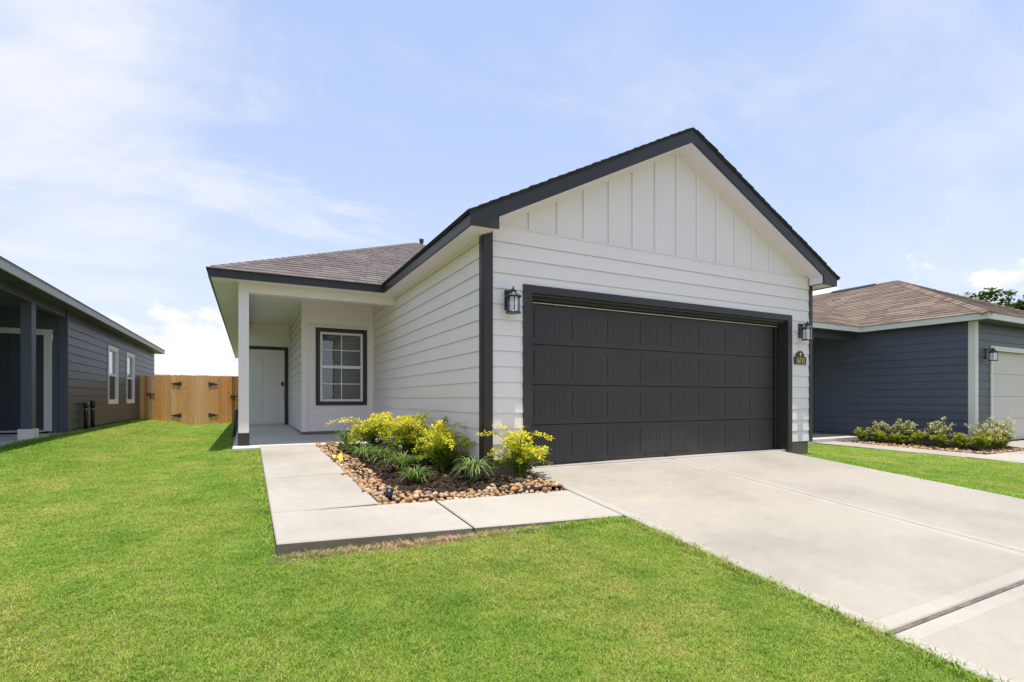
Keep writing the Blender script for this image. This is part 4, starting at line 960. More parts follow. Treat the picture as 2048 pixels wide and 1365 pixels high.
m = MB(); m.prism([(XRG - 0.14, 9.15, ZRG - 0.075), (XRG + 0.14, 9.15, ZRG - 0.075), (XRG + 0.14, 9.15, ZRG - 0.03), (XRG, 9.15, ZRG + 0.045), (XRG - 0.14, 9.15, ZRG - 0.03)], (0, 1.35, 0)); obj('ridge_vent', m, MAT['plastic'], rroof)

# ------------------------------------------------------------------ fences and gates
YFN = 22.4
FT = 0.86
def picket(x0, x1, z0, z1, y):
    m = MB(); e = 0.018
    pts = [(x0, z0), (x1, z0), (x1, z1 - e), (x1 - e, z1), (x0 + e, z1), (x0, z1 - e)]
    m.prism([(x, y, z) for x, z in pts], (0, 0.018, 0)); return m
def ground_at(x, y): return float(Hgt(x, y))
def run_pickets(parent, x0, x1, y, top, name='picket', off=0.0):
    n = max(1, round((x1 - x0) / 0.142)); wd = (x1 - x0) / n
    for k in range(n):
        a = x0 + k * wd; b = a + wd - R.uniform(0.004, 0.010)
        obj(name, picket(a, b, ground_at((a + b) / 2, y) + 0.015, top + R.uniform(-0.008, 0.008), y + off + R.uniform(0, 0.006)), MAT['wood'], parent)
    for z in (-0.55, 0.0, 0.6):
        m = MB(); m.box(x0 + 0.01, x1 - 0.01, y + off + 0.026, y + off + 0.065, z, z + 0.085); obj('rail', m, MAT['wood'], parent)
wf = thing('wood_fence', 'cedar picket fence between the slate house and white house', 'fence', (-1.8, YFN, -0.95))
run_pickets(wf, XW + 0.02, -3.12, YFN, FT - 0.03)
run_pickets(wf, -2.235, -1.345, YFN, FT)
run_pickets(wf, -0.60, -0.16, YFN, FT - 0.01)
def hinge(parent, x, z, sgn):
    m = MB(); m.prism([(x, YFN - 0.03, z - 0.075), (x + sgn * 0.30, YFN - 0.03, z - 0.012), (x + sgn * 0.30, YFN - 0.03, z + 0.012), (x, YFN - 0.03, z + 0.075)][::sgn], (0, 0.012, 0))
    m.box(min(x, x - sgn * 0.02), max(x, x - sgn * 0.02), YFN - 0.04, YFN - 0.02, z - 0.095, z + 0.095); obj('hinge', m, MAT['metal'], parent)
def latch(parent, x, z):
    m = MB(); m.box(x - 0.11, x + 0.12, YFN - 0.035, YFN - 0.012, z - 0.012, z + 0.018); m.box(x - 0.025, x + 0.025, YFN - 0.045, YFN - 0.012, z - 0.16, z + 0.04); m.box(x - 0.12, x - 0.075, YFN - 0.03, YFN - 0.011, z - 0.06, z + 0.045); obj('latch', m, MAT['metal'], parent)
for (a, b, hx_, sg, lx, lz, lab) in ((-3.115, -2.24, -2.24, -1, -3.16, 0.17, 'cedar picket gate nearest the slate house, with black hinges and latch'),
                                 (-1.34, -0.605, -1.34, 1, -0.52, 0.09, 'cedar picket gate nearest the white porch column, with black hinges')):
    g = thing('gate', lab, 'gate', ((a + b) / 2, YFN, ground_at((a + b) / 2, YFN)), 0, 'cedar gates in the fence')
    run_pickets(g, a, b, YFN, FT - 0.01, off=-0.012)
    hinge(g, hx_, 0.55, sg); hinge(g, hx_, -0.62, sg); latch(g, lx, lz)
bf = thing('rear_fence', 'far cedar fence whose dog-eared tops show above the gates', 'fence', (-2, 34, -1.0))
n = 60
for k in range(n):
    a = -7.0 + k * 0.142
    obj('picket', picket(a, a + 0.138, -0.98, 1.335 + R.uniform(-0.012, 0.012), 34 + R.uniform(0, 0.01)), MAT['wood'], bf)

# ------------------------------------------------------------------ planting beds
def bed(name, x0, x1, y0, y1, zf, dx=0.05):
    xs_ = np.linspace(x0, x1, max(3, int((x1 - x0) / dx))); ys_ = np.linspace(y0, y1, max(3, int((y1 - y0) / dx)))
    m = MB()
    for y in ys_:
        for x in xs_:
            m.v.append((x, y, zf(x, y) + R.uniform(-0.012, 0.014)))
    k = len(xs_)
    m.f = [(j * k + i, j * k + i + 1, (j + 1) * k + i + 1, (j + 1) * k + i) for j in range(len(ys_) - 1) for i in range(k - 1)]; m.mi = [0] * len(m.f)
    return struct(name, m, MAT['mulch'], smooth=True)
def zbed(x, y): return -0.925 + 0.030 * max(0, y - 4.8) + 0.02 * math.sin(x * 5 + y * 3) - (0.02 if x < 1.15 else 0)
bed('mulch_bed', 1.005, 2.95, 4.435, 9.09, zbed)
def zbed2(x, y): return -1.12 + 0.01 * max(0, y - 4.8)
bed('neighbour_mulch_bed', 13.205, 15.2, 4.735, 7.73, zbed2, 0.08)
m = MB()
for k in range(3600):
    x, y = R.uniform(1.15, 2.9), R.uniform(4.65, 9.0)
    if x > XL and y > 5.4: continue
    L, wd, t = R.uniform(0.012, 0.05), R.uniform(0.004, 0.012), 0.003
    M = Matrix.Translation((x, y, zbed(x, y) + R.uniform(0.0, 0.018))) @ Matrix.Rotation(R.uniform(0, 6.28), 4, 'Z') @ Matrix.Rotation(R.uniform(-0.6, 0.6), 4, 'Y') @ Matrix.Rotation(R.uniform(-0.6, 0.6), 4, 'X')
    p = [M @ Vector(q) for q in [(-L, -wd, -t), (L, -wd, -t), (L, wd, -t), (-L, wd, -t), (-L, -wd, t), (L, -wd, t), (L, wd, t), (-L, wd, t)]]
    m.hexa(p)
tag(obj('mulch_chips', m, MAT['chip']), 'dark brown bark mulch chips', 'mulch', kind='stuff')

# stones
import bmesh
def stone_mesh(seed):
    rr = random.Random(seed); bm = bmesh.new(); bmesh.ops.create_icosphere(bm, subdivisions=2, radius=1.0)
    ax = (rr.uniform(0.85, 1.15), rr.uniform(0.6, 0.85), rr.uniform(0.42, 0.62))
    pl = [(Vector((rr.gauss(0, 1), rr.gauss(0, 1), rr.gauss(0, 1))).normalized(), rr.uniform(0.48, 0.8)) for _ in range(9)]
    for v in bm.verts:
        p = v.co.copy()
        for n_, d in pl:
            k = p.dot(n_)
            if k > d: p -= n_ * (k - d) * 0.9
        p *= 1 + rr.uniform(-0.03, 0.03)
        v.co = Vector((p.x * ax[0], p.y * ax[1], p.z * ax[2]))
    me = bpy.data.meshes.new('stone'); bm.to_mesh(me); bm.free()
    me.polygons.foreach_set('use_smooth', [True] * len(me.polygons)); me.materials.append(MAT['rock']); return me
SM_ = [stone_mesh(100 + k) for k in range(14)]
def scatter_stones(bands, smin, smax, zf, seed):
    rr = random.Random(seed); pts = []
    if seed == 5:
        q = 1.0
        while q < 2.92: s = rr.uniform(0.028, 0.05); pts.append((q, 4.445 + rr.uniform(-0.012, 0.015), zarm(q, 4.43) + s * 0.22 - 0.012, s)); q += s * 1.45
        q = 4.5
        while q < 9.05: s = rr.uniform(0.026, 0.046); pts.append((1.012 + rr.uniform(-0.02, 0.015), q, zleg(q) + s * 0.2, s)); q += s * 1.5
    for (x0, x1, y0, y1, n) in bands:
        for _ in range(n * 14):
            s = rr.uniform(smin, smax); x, y = rr.uniform(x0 + s * 0.4, x1), rr.uniform(y0 + s * 0.4, y1)
            if all((x - q[0]) ** 2 + (y - q[1]) ** 2 > (0.72 * (s + q[3])) ** 2 for q in pts):
                pts.append((x, y, zf(x, y) + s * 0.33, s)); n -= 1
            if n <= 0: break
    up = []
    for q in pts:
        if rr.random() < 0.42:
            s = q[3] * rr.uniform(0.7, 0.95); up.append((q[0] + rr.uniform(-0.03, 0.03), q[1] + rr.uniform(-0.03, 0.03), q[2] + s * 0.7, s))
    return pts + up
def place_stones(parent, pts, seed, single=300, zf=None):
    rr = random.Random(seed)
    pts = sorted(pts, key=lambda q: math.hypot(q[0], q[1]))
    mb_ = MB()
    for k, (x, y, z, s) in enumerate(pts):
        rot = (rr.uniform(-0.45, 0.45), rr.uniform(-0.45, 0.45), rr.uniform(0, 6.28)); me = rr.choice(SM_)
        if k < single:
            o = obj('stone', None, None, parent, mesh=me, loc=(x, y, z)); o.rotation_euler = rot; o.scale = (s, s, s * rr.uniform(0.85, 1.15))
        else:
            from mathutils import Euler
            M = Matrix.Translation((x, y, z)) @ Euler(rot).to_matrix().to_4x4() @ Matrix.Diagonal((s, s, s, 1))
            mb_.add([M @ v.co for v in me.vertices], [tuple(p.vertices) for p in me.polygons])
    if mb_.v: tag(obj('stone_remainder', mb_, MAT['rock'], parent, True), kind='stuff')
rb = thing('stone_border', 'border of tan and grey river stones round the mulch bed', 'stone border', (1.6, 5.5, -0.93))
bands = [(0.975, 1.27, 4.40, 9.05, 430), (1.27, 2.92, 4.405, 4.70, 240), (2.62, 2.93, 4.66, 5.36, 110), (1.29, 1.55, 8.90, 9.07, 10)]
pts = scatter_stones(bands, 0.024, 0.056, zbed, 5)
pts += [(0.93, 5.95, -0.845, 0.03), (0.965, 4.95, -0.87, 0.028), (0.985, 6.0, -0.84, 0.045)]
place_stones(rb, pts, 9)
rb2 = thing('stone_border', 'low border of flat brown stones round the navy house bed', 'stone border', (13.4, 6, -1.1))
pts = scatter_stones([(13.2, 13.55, 4.75, 7.6, 170), (13.5, 15.1, 4.74, 5.0, 110)], 0.03, 0.06, lambda x, y: zbed2(x, y) - 0.012, 21)
place_stones(rb2, pts, 31, 200)

# ------------------------------------------------------------------ plants
def leaf_add(m, p, d, up, L, W, col):
    d = d.normalized(); s = d.cross(up)
    if s.length < 1e-4: s = Vector((1, 0, 0))
    s.normalize(); nrm = s.cross(d)
    b = len(m.v)
    m.v += [tuple(p), tuple(p + d * L * 0.45 + s * W + nrm * L * 0.06), tuple(p + d * L), tuple(p + d * L * 0.45 - s * W + nrm * L * 0.06)]
    m.f += [(b, b + 1, b + 2), (b, b + 2, b + 3)]; m.mi += [0, 0]; m.c += [(*col, 1)] * 4
def lerp3(a, b, t): return tuple(a[i] + (b[i] - a[i]) * t for i in range(3))
def shrub(name, label, cat, loc, w_, h_, ns, cols, seed, leafL, leafW, group=None, nl=60, droop=0.5, spread=1.0, sprigs=True, jit=0.25, start=0.13):
    rr = random.Random(seed); t = thing(name, label, cat, loc, 0, group)
    st = MB(); fo_ = MB()
    nw_ = 9 if sprigs and name == 'golden_shrub' else 0
    for k in range(ns + nw_):
        az = 2 * math.pi * (k + rr.random()) / ns; out_r = w_ * 0.5 * spread * rr.uniform(0.25, 0.92); hh = h_ * rr.uniform(0.5, 0.94) * (1.15 - 0.45 * out_r / (w_ * 0.5))
        if k >= ns:
            az = rr.uniform(0, 6.283); out_r = w_ * rr.uniform(0.22, 0.52); hh = h_ * rr.uniform(0.75, 1.02)
        pts_ = []
        dr_ = droop * rr.uniform(0.2, 1.0)
        bend = rr.uniform(-0.5, 0.5)
        for q in range(9):
            u = q / 8; r = out_r * (u ** 1.25); a2 = az + bend * u
            z = hh * (1 - (1 - u) ** 1.7) - dr_ * h_ * 0.35 * u ** 4
            pts_.append(Vector((r * math.cos(a2), r * math.sin(a2), z)))
        st.tube(pts_, [0.007 * (1 - 0.75 * q / 8) + 0.0008 for q in range(9)], 4, cap=False)
        for q in range(nl if k < ns else int(nl * 1.5)):
            u = start + (1 - start) * (q + rr.random()) / nl; f = u * 8; i = min(7, int(f)); p = pts_[i].lerp(pts_[i + 1], f - i)
            tan = (pts_[i + 1] - pts_[i]).normalized()
            side = Vector((rr.gauss(0, 1), rr.gauss(0, 1), rr.gauss(0, 0.7))).normalized()
            off = side * rr.uniform(0, 0.05 if u < 0.7 else 0.02) * (w_ / 0.7)
            dd = (tan * rr.uniform(0.1, 0.9) + side * 1.0).normalized()
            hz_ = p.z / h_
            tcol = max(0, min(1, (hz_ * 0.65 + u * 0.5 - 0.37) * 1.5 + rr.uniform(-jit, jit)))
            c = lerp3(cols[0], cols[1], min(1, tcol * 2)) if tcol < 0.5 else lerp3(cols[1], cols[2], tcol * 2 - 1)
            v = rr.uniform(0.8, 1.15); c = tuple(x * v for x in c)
            leaf_add(fo_, p + off, dd, Vector((0, 0, 1)), leafL * rr.uniform(0.7, 1.3), leafW * rr.uniform(0.8, 1.3), c)
    obj('stems', st, MAT['stem'], t, True, True); obj('foliage', fo_, MAT['leaf'], t, False, True)
    return t
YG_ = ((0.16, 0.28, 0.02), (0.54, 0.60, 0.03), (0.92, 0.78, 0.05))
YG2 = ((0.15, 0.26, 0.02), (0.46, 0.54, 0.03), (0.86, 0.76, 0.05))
def gz(x, y): return zbed(x, y) - 0.01
G1 = 'golden shrubs in the mulch bed'
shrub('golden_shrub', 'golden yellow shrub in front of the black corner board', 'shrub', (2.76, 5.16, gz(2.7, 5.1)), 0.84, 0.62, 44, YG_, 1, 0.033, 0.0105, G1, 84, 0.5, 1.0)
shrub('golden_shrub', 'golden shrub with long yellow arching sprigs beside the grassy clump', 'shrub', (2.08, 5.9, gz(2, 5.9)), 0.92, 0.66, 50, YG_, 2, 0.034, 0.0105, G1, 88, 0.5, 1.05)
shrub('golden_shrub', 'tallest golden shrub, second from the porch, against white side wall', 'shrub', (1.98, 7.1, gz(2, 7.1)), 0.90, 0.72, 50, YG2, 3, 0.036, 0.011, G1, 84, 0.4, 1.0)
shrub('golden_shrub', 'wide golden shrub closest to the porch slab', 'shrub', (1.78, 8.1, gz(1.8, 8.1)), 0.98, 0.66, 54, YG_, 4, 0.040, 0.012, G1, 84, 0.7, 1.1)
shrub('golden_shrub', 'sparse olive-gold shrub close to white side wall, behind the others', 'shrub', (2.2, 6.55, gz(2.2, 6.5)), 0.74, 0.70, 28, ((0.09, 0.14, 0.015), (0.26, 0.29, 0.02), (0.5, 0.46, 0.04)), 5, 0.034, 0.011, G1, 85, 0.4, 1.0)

def strap_clump(name, label, loc, r, h, n, seed, flowers=(), group=None, cols=((0.06, 0.125, 0.018), (0.14, 0.235, 0.03), (0.42, 0.48, 0.16))):
    rr = random.Random(seed); t = thing(name, label, 'plant', loc, 0, group); m = MB()
    for k in range(n):
        az = rr.uniform(0, 6.283); rad = r * rr.uniform(0.45, 1.35); hh = h * rr.uniform(0.6, 1.15); wd = rr.uniform(0.0045, 0.0075); dr = rr.uniform(0.2, 1.0)
        d = Vector((math.cos(az), math.sin(az), 0)); s = Vector((-d.y, d.x, 0)); b = len(m.v); o0 = d * rr.uniform(0, 0.03) + s * rr.uniform(-0.03, 0.03)
        c0 = lerp3(cols[0], cols[1], rr.random()); c0 = lerp3(c0, cols[2], rr.random() ** 3)
        for q in range(6):
            u = q / 5; p = o0 + d * rad * u ** 1.3 + Vector((0, 0, hh * (1 - (1 - u) ** 2) - dr * hh * 0.75 * u ** 3)); ww = wd * (1 - u ** 3) + 0.0004
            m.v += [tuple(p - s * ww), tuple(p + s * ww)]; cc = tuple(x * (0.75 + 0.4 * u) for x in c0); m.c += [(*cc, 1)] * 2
        for q in range(5):
            m.f.append((b + 2 * q, b + 2 * q + 1, b + 2 * q + 3, b + 2 * q + 2)); m.mi.append(0)
    obj('foliage', m, MAT['leaf'], t, True, True)
    for (fx, fy, fz) in flowers:
        f = MB(); f.tube([(fx * 0.3, fy * 0.3, 0.05), (fx, fy, fz)], 0.0025, 4); f.c = [(0.12, 0.2, 0.05, 1)] * len(f.v)
        for k in range(26):
            p = Vector((fx, fy, fz)); d = Vector((rr.gauss(0, 1), rr.gauss(0, 1), rr.gauss(0.4, 0.8))).normalized()
            leaf_add(f, p + d * 0.008, d, Vector((0.1, 0.2, 1)), 0.024, 0.008, (0.60 * rr.uniform(0.85, 1.1), 0.40, 0.60))
        obj('flower', f, MAT['leaf'], t, False, True)
    return t
G2 = 'strappy green clumps along the mulch bed'
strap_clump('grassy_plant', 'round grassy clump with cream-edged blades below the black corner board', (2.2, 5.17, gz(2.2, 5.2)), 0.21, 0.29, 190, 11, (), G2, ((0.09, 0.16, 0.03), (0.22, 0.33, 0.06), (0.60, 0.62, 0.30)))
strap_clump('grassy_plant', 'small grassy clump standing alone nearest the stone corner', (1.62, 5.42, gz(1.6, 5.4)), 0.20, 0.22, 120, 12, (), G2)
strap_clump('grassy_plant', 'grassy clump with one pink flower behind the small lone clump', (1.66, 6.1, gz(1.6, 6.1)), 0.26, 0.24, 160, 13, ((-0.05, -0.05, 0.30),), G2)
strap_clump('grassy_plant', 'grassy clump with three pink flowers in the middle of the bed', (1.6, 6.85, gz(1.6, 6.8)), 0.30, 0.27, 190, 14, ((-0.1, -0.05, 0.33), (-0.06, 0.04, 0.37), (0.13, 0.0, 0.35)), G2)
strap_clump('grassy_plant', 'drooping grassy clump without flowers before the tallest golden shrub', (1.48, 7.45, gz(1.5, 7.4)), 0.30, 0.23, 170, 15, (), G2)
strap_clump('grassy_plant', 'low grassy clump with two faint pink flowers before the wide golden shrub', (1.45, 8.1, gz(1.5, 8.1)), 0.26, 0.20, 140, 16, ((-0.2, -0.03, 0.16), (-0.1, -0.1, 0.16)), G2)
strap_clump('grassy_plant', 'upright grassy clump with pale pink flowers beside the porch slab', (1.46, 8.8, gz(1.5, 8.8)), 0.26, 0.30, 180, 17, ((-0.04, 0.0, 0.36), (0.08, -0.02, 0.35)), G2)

# planting of the navy house
VC = ((0.13, 0.18, 0.06), (0.46, 0.46, 0.20), (0.80, 0.74, 0.44))
GC = ((0.10, 0.17, 0.015), (0.32, 0.38, 0.025), (0.52, 0.52, 0.04))
G3, G4 = 'variegated shrubs along the navy wall', 'small green shrubs along the stone border'
def at_ground(u, Y, z=-1.12):
    t = (u - 1024) / 1020.0; S, C = math.sin(TH), math.cos(TH); return (S + C * t) / (C - S * t) * Y
vsh = [(14.05, 7.15, 0.62, 0.72, 'cream and green shrub at the porch end of the navy wall'), (14.05, 6.6, 0.74, 0.76, 'cream and green shrub second along the navy wall from the porch'),
       (14.08, 5.92, 0.74, 0.78, 'cream variegated shrub at the middle of the navy wall'), (14.25, 5.18, 0.95, 0.78, 'broad cream and olive shrub before the white corner board'), (14.85, 5.1, 0.8, 0.86, 'loose pale shrub before the cream garage door')]
for k, (x, y, w_, h_, lab) in enumerate(vsh):
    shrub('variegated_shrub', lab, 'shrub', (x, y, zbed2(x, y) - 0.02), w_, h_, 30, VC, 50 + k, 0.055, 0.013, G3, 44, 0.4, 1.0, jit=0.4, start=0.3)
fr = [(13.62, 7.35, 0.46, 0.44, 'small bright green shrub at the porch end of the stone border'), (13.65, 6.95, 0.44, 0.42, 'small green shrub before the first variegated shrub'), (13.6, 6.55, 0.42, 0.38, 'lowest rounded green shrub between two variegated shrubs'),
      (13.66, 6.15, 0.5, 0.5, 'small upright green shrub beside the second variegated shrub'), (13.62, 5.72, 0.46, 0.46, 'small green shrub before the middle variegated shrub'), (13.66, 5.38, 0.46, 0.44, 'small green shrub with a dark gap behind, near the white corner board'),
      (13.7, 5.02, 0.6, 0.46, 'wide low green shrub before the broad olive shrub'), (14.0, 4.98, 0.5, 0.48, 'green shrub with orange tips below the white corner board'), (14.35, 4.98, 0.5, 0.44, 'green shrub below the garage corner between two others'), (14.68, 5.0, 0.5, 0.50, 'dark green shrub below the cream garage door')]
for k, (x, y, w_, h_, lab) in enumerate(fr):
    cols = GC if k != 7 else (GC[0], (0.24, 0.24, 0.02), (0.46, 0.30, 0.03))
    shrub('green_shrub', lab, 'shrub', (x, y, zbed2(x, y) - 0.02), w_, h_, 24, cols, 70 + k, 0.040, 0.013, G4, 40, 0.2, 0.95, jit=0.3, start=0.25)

# small things in the bed
fl = thing('marker_flag', 'crumpled yellow marker flag lying on the stone border', 'flag', (1.03, 7.0, -0.80))
m = MB(); vs = []
for j in range(4):
    for i in range(5): vs.append((-0.06 + 0.03 * i, -0.05 + 0.033 * j, 0.02 + 0.03 * math.sin(i * 1.3 + j * 0.9) + 0.012 * j))
m.add(vs, [(j * 5 + i, j * 5 + i + 1, (j + 1) * 5 + i + 1, (j + 1) * 5 + i) for j in range(3) for i in range(4)])
o = obj('sheet', m, MAT['flag'], fl, True, True); sd = o.modifiers.new('solid', 'SOLIDIFY'); sd.thickness = 0.002
sp = thing('spotlight', 'small black garden spotlight tilted up at the stone border corner', 'garden light', (1.10, 4.55, -0.93))
m = MB(); m.tube([(0, 0, 0.035), (0.03, 0.035, 0.12)], [0.030, 0.036], 12); obj('housing', m, MAT['plastic'], sp, True, True)
m = MB(); m.tube([(0.030, 0.035, 0.12), (0.032, 0.037, 0.126)], [0.034, 0.031], 12); obj('lens', m, MAT['brass'], sp, True, True)
m = MB(); m.tube([(0, 0, -0.06), (0, 0, 0.05)], 0.008, 6); obj('stake', m, MAT['plastic'], sp, True, True)

# ------------------------------------------------------------------ far trees
def tree(label, x, y, zc, rx, rz, seed, cols, n=5200):
    rr = random.Random(seed); t = thing('oak_tree', label, 'tree', (x, y, -1.5)); m = MB()
    zc += 1.5
    m.tube([(0, 0, 0), (0.1, 0, zc * 0.45), (0.0, 0.1, zc * 0.8)], [0.42, 0.3, 0.18], 8)
    tips = []
    for k in range(16):
        a = rr.uniform(0, 6.28); e_ = rr.uniform(0.1, 1.2); d = Vector((math.cos(a) * math.cos(e_) * rx * 0.8, math.sin(a) * math.cos(e_) * rx * 0.8, math.sin(e_) * rz * 0.9))
        s_ = Vector((0, 0, zc * rr.uniform(0.5, 0.75))); tip = Vector((0, 0, zc - rz * 0.2)) + d; m.tube([s_, s_.lerp(tip, 0.5) + Vector((0, 0, 0.2)), tip], [0.13, 0.07, 0.03], 5); tips.append(tip)
    obj('trunk', m, MAT['bark'], t, True, True)
    f = MB(); cl = []
    for k in range(80):
        d = Vector((rr.gauss(0, 1), rr.gauss(0, 1), rr.gauss(0, 1))).normalized() * rr.uniform(0.55, 1.0)
        cl.append((Vector((d.x * rx, d.y * rx, zc + d.z * rz)), rr.uniform(0.5, 1.0), rr.uniform(0.7, 1.25)))
    for k in range(n):
        c, r, b = rr.choice(cl); d = Vector((rr.gauss(0, 1), rr.gauss(0, 1), rr.gauss(0, 0.8))); d = d.normalized() * r * rr.uniform(0.5, 1.0)
        v = b * rr.uniform(0.75, 1.2); col = tuple(x_ * v for x_ in lerp3(cols[0], cols[1], rr.random()))
        leaf_add(f, c + d, Vector((rr.gauss(0, 1), rr.gauss(0, 1), rr.gauss(0, 0.6))), Vector((0, 0, 1)), rr.uniform(0.28, 0.5), rr.uniform(0.11, 0.19), col)
    obj('crown', f, MAT['leaf'], t, False, True); return t
tree('dark green oak crown rising behind the brown roof', 59.5, 20.5, 6.6, 4.6, 2.9, 81, ((0.05, 0.085, 0.015), (0.11, 0.15, 0.03)), 11000)
tree('paler yellow-green tree crown at the picture edge behind the brown roof', 63.0, 16.6, 6.2, 3.0, 2.2, 82, ((0.15, 0.19, 0.025), (0.25, 0.27, 0.04)), 6000)

# ------------------------------------------------------------------ grass
def tuft(seed, nb, rad, hlo, hhi, wd):
    rr = random.Random(seed); m = MB()
    for k in range(nb):
        a = rr.uniform(0, 6.283); r = rad * math.sqrt(rr.random()); p = Vector((r * math.cos(a), r * math.sin(a), 0)); az = rr.uniform(0, 6.283)
        d = Vector((math.cos(az), math.sin(az), 0)); s = Vector((-d.y, d.x, 0)); h = rr.uniform(hlo, hhi); ln = h * rr.uniform(0.5, 1.7); w2 = wd * rr.uniform(0.7, 1.2)
        b = len(m.v); p1 = p + d * ln * 0.35 + Vector((0, 0, h * 0.62)); p2 = p + d * ln + Vector((0, 0, h))
        m.v += [tuple(p - s * w2), tuple(p + s * w2), tuple(p1 - s * w2 * 0.8), tuple(p1 + s * w2 * 0.8), tuple(p2)]
        m.f += [(b, b + 1, b + 3, b + 2), (b + 2, b + 3, b + 4)]; m.mi += [0, 0]
        q = rr.random()
        dead = seed == 206
        c = lerp3((0.20, 0.355, 0.033), (0.35, 0.485, 0.062), rr.random())
        if q < 0.10: c = lerp3(c, (0.60, 0.56, 0.18), rr.uniform(0.4, 1))
        if q > 0.975: c = (0.50, 0.36, 0.18)
        if dead: c = lerp3((0.36, 0.28, 0.13), (0.60, 0.51, 0.27), rr.random())
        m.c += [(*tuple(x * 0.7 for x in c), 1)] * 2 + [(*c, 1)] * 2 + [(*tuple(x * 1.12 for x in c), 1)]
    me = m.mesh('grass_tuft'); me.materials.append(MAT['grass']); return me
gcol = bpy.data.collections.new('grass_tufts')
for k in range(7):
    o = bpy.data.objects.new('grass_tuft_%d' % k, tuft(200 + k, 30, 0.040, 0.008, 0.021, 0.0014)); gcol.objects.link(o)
rng = np.random.default_rng(3)
def cand(x0, x1, y0, y1, n): return rng.uniform(x0, x1, n), rng.uniform(y0, y1, n)
S_, C_ = math.sin(TH), math.cos(TH)
PX, PY = [], []
for (x0, x1, y0, y1, base) in ((-6.0, 3.0, -0.6, 5.0, 4200), (-8.0, 0.3, 5.0, 10.0, 3600), (-3.6, 0.2, 10.0, 24, 3600), (7.7, 12.4, 1.0, 10, 3600), (3.0, 8, -1, 1, 0)):
    n = int((x1 - x0) * (y1 - y0) * base)
    if n == 0: continue
    x, y = cand(x0, x1, y0, y1, n)
    zc = S_ * x + C_ * y; xc = C_ * x - S_ * y; z = Hgt(x, y)
    u = 1024 + 1020 * xc / np.maximum(zc, 0.05); v = 798 - 1020 * z / np.maximum(zc, 0.05)
    d = np.hypot(x, y)
    inside = (u > -160) & (u < 2210) & (v < 1560)
    keep = (zc > -0.6) & lawn_mask(x, y) & (rng.random(n) < np.clip((3.2 / np.maximum(d, 0.1)) ** 1.25, 0.16, 1.0) * np.where(inside & (zc > 0.3), 1.0, 0.5))
    PX.append(x[keep]); PY.append(y[keep])
PX = np.concatenate(PX); PY = np.concatenate(PY); PZ = Hgt(PX, PY) - 0.004
nP = len(PX); dd = np.hypot(PX, PY)
scl = np.clip(0.9 + 0.075 * (dd - 3), 0.9, 2.1) * rng.uniform(0.75, 1.25, nP)
# fringe of longer grass against paving edges
def fringe(x0, y0, x1, y1, n, off):
    t = rng.random(n); return x0 + (x1 - x0) * t + rng.normal(0, 0.012, n) * (y1 != y0) - off[0], y0 + (y1 - y0) * t + rng.normal(0, 0.012, n) * (x1 != x0) - off[1]
FX, FY = [], []
for a in ((0.16, 3.55, 2.94, 3.55, 260, (0, 0.03)), (0.155, 3.6, 0.155, 9.0, 330, (0.03, 0)), (2.95, 0.3, 2.95, 3.5, 330, (0.025, 0)), (7.75, 1.2, 7.75, 5.4, 180, (-0.03, 0)), (-0.235, 9.1, 0.15, 9.1, 40, (0, 0.03)), (-3.42, 10.0, -3.42, 22.3, 300, (-0.04, 0)), (-0.235, 9.1, -0.235, 15, 120, (0.03, 0)), (8.57, 5.45, 8.57, 9, 80, (-0.03, 0))):
    x, y = fringe(*a); FX.append(x); FY.append(y)
FX = np.concatenate(FX); FY = np.concatenate(FY); nF = len(FX)
PXa = np.concatenate([PX, FX]); PYa = np.concatenate([PY, FY]); PZa = np.concatenate([PZ, Hgt(FX, FY) - 0.004])
scl = np.concatenate([scl, rng.uniform(1.1, 2.1, nF) * np.clip(0.9 + 0.05 * np.hypot(FX, FY), 1, 1.6)])
gm = bpy.data.meshes.new('grass'); nT = len(PXa)
gm.vertices.add(nT); gm.vertices.foreach_set('co', np.stack([PXa, PYa, PZa], -1).astype(np.float32).ravel())
a = gm.attributes.new('scl', 'FLOAT', 'POINT'); a.data.foreach_set('value', scl.astype(np.float32))
rot = np.zeros((nT, 3), np.float32); rot[:, 2] = rng.uniform(0, 6.283, nT); rot[:, 0] = rng.normal(0, 0.12, nT); rot[:, 1] = rng.normal(0, 0.12, nT)
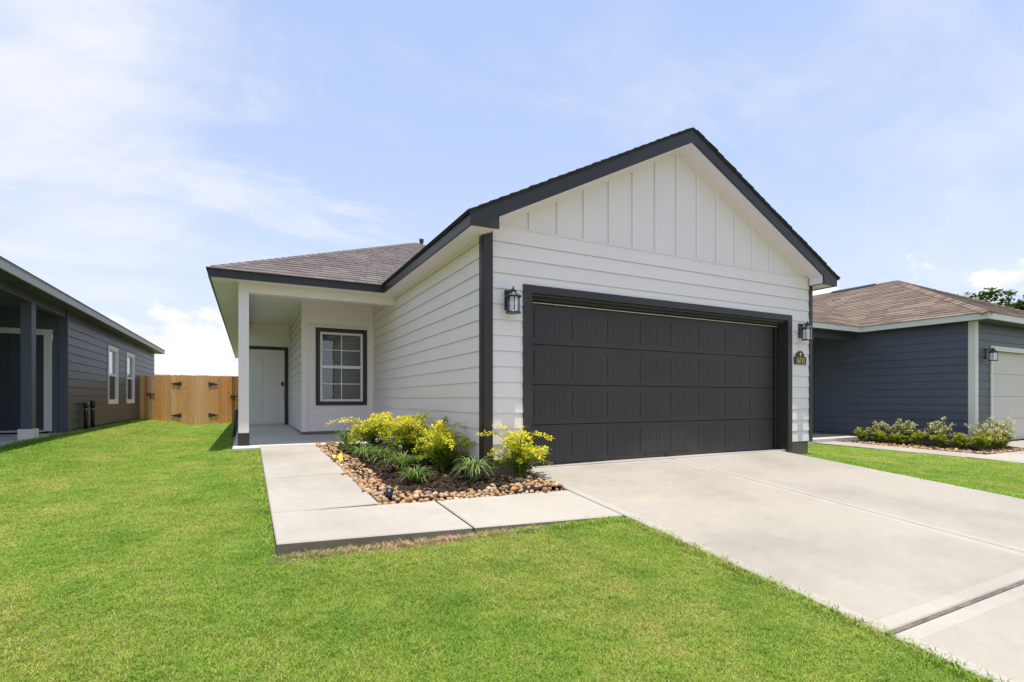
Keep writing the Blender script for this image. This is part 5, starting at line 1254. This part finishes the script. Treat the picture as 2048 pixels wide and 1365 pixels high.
a = gm.attributes.new('rot', 'FLOAT_VECTOR', 'POINT'); a.data.foreach_set('vector', rot.ravel())
ix = rng.integers(0, 6, nT)
near_walk = (PYa > 3.44) & (PYa < 3.56) & (PXa > 0.1) & (PXa < 2.1); ix[near_walk & (rng.random(nT) < np.where(PXa < 1.5, 0.8, 0.35))] = 6
near_drive = (PXa > 2.9) & (PXa < 2.96) & (PYa < 3.5); ix[near_drive & (rng.random(nT) < 0.12)] = 6
a = gm.attributes.new('idx', 'INT', 'POINT'); a.data.foreach_set('value', ix.astype(np.int32))
gm.update()
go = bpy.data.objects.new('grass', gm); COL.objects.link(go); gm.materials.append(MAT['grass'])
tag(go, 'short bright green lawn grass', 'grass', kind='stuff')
ng = bpy.data.node_groups.new('grass_scatter', 'GeometryNodeTree')
ng.interface.new_socket('Geometry', in_out='INPUT', socket_type='NodeSocketGeometry'); ng.interface.new_socket('Geometry', in_out='OUTPUT', socket_type='NodeSocketGeometry')
gi = ng.nodes.new('NodeGroupInput'); gout = ng.nodes.new('NodeGroupOutput'); iop = ng.nodes.new('GeometryNodeInstanceOnPoints'); ci = ng.nodes.new('GeometryNodeCollectionInfo')
ci.inputs['Collection'].default_value = gcol; ci.inputs['Separate Children'].default_value = True; ci.inputs['Reset Children'].default_value = True
def na(name, typ):
    n = ng.nodes.new('GeometryNodeInputNamedAttribute'); n.data_type = typ; n.inputs['Name'].default_value = name; return next(o_ for o_ in n.outputs if o_.enabled and o_.name == 'Attribute')
L_ = ng.links.new
L_(gi.outputs[0], iop.inputs['Points']); L_(ci.outputs[0], iop.inputs['Instance']); iop.inputs['Pick Instance'].default_value = True
L_(na('idx', 'INT'), iop.inputs['Instance Index']); L_(na('rot', 'FLOAT_VECTOR'), iop.inputs['Rotation']); L_(na('scl', 'FLOAT'), iop.inputs['Scale']); L_(iop.outputs[0], gout.inputs[0])
md = go.modifiers.new('scatter', 'NODES'); md.node_group = ng
print('grass tufts', nT, 'shingles', len(sh_list), 'objects', len(bpy.data.objects))
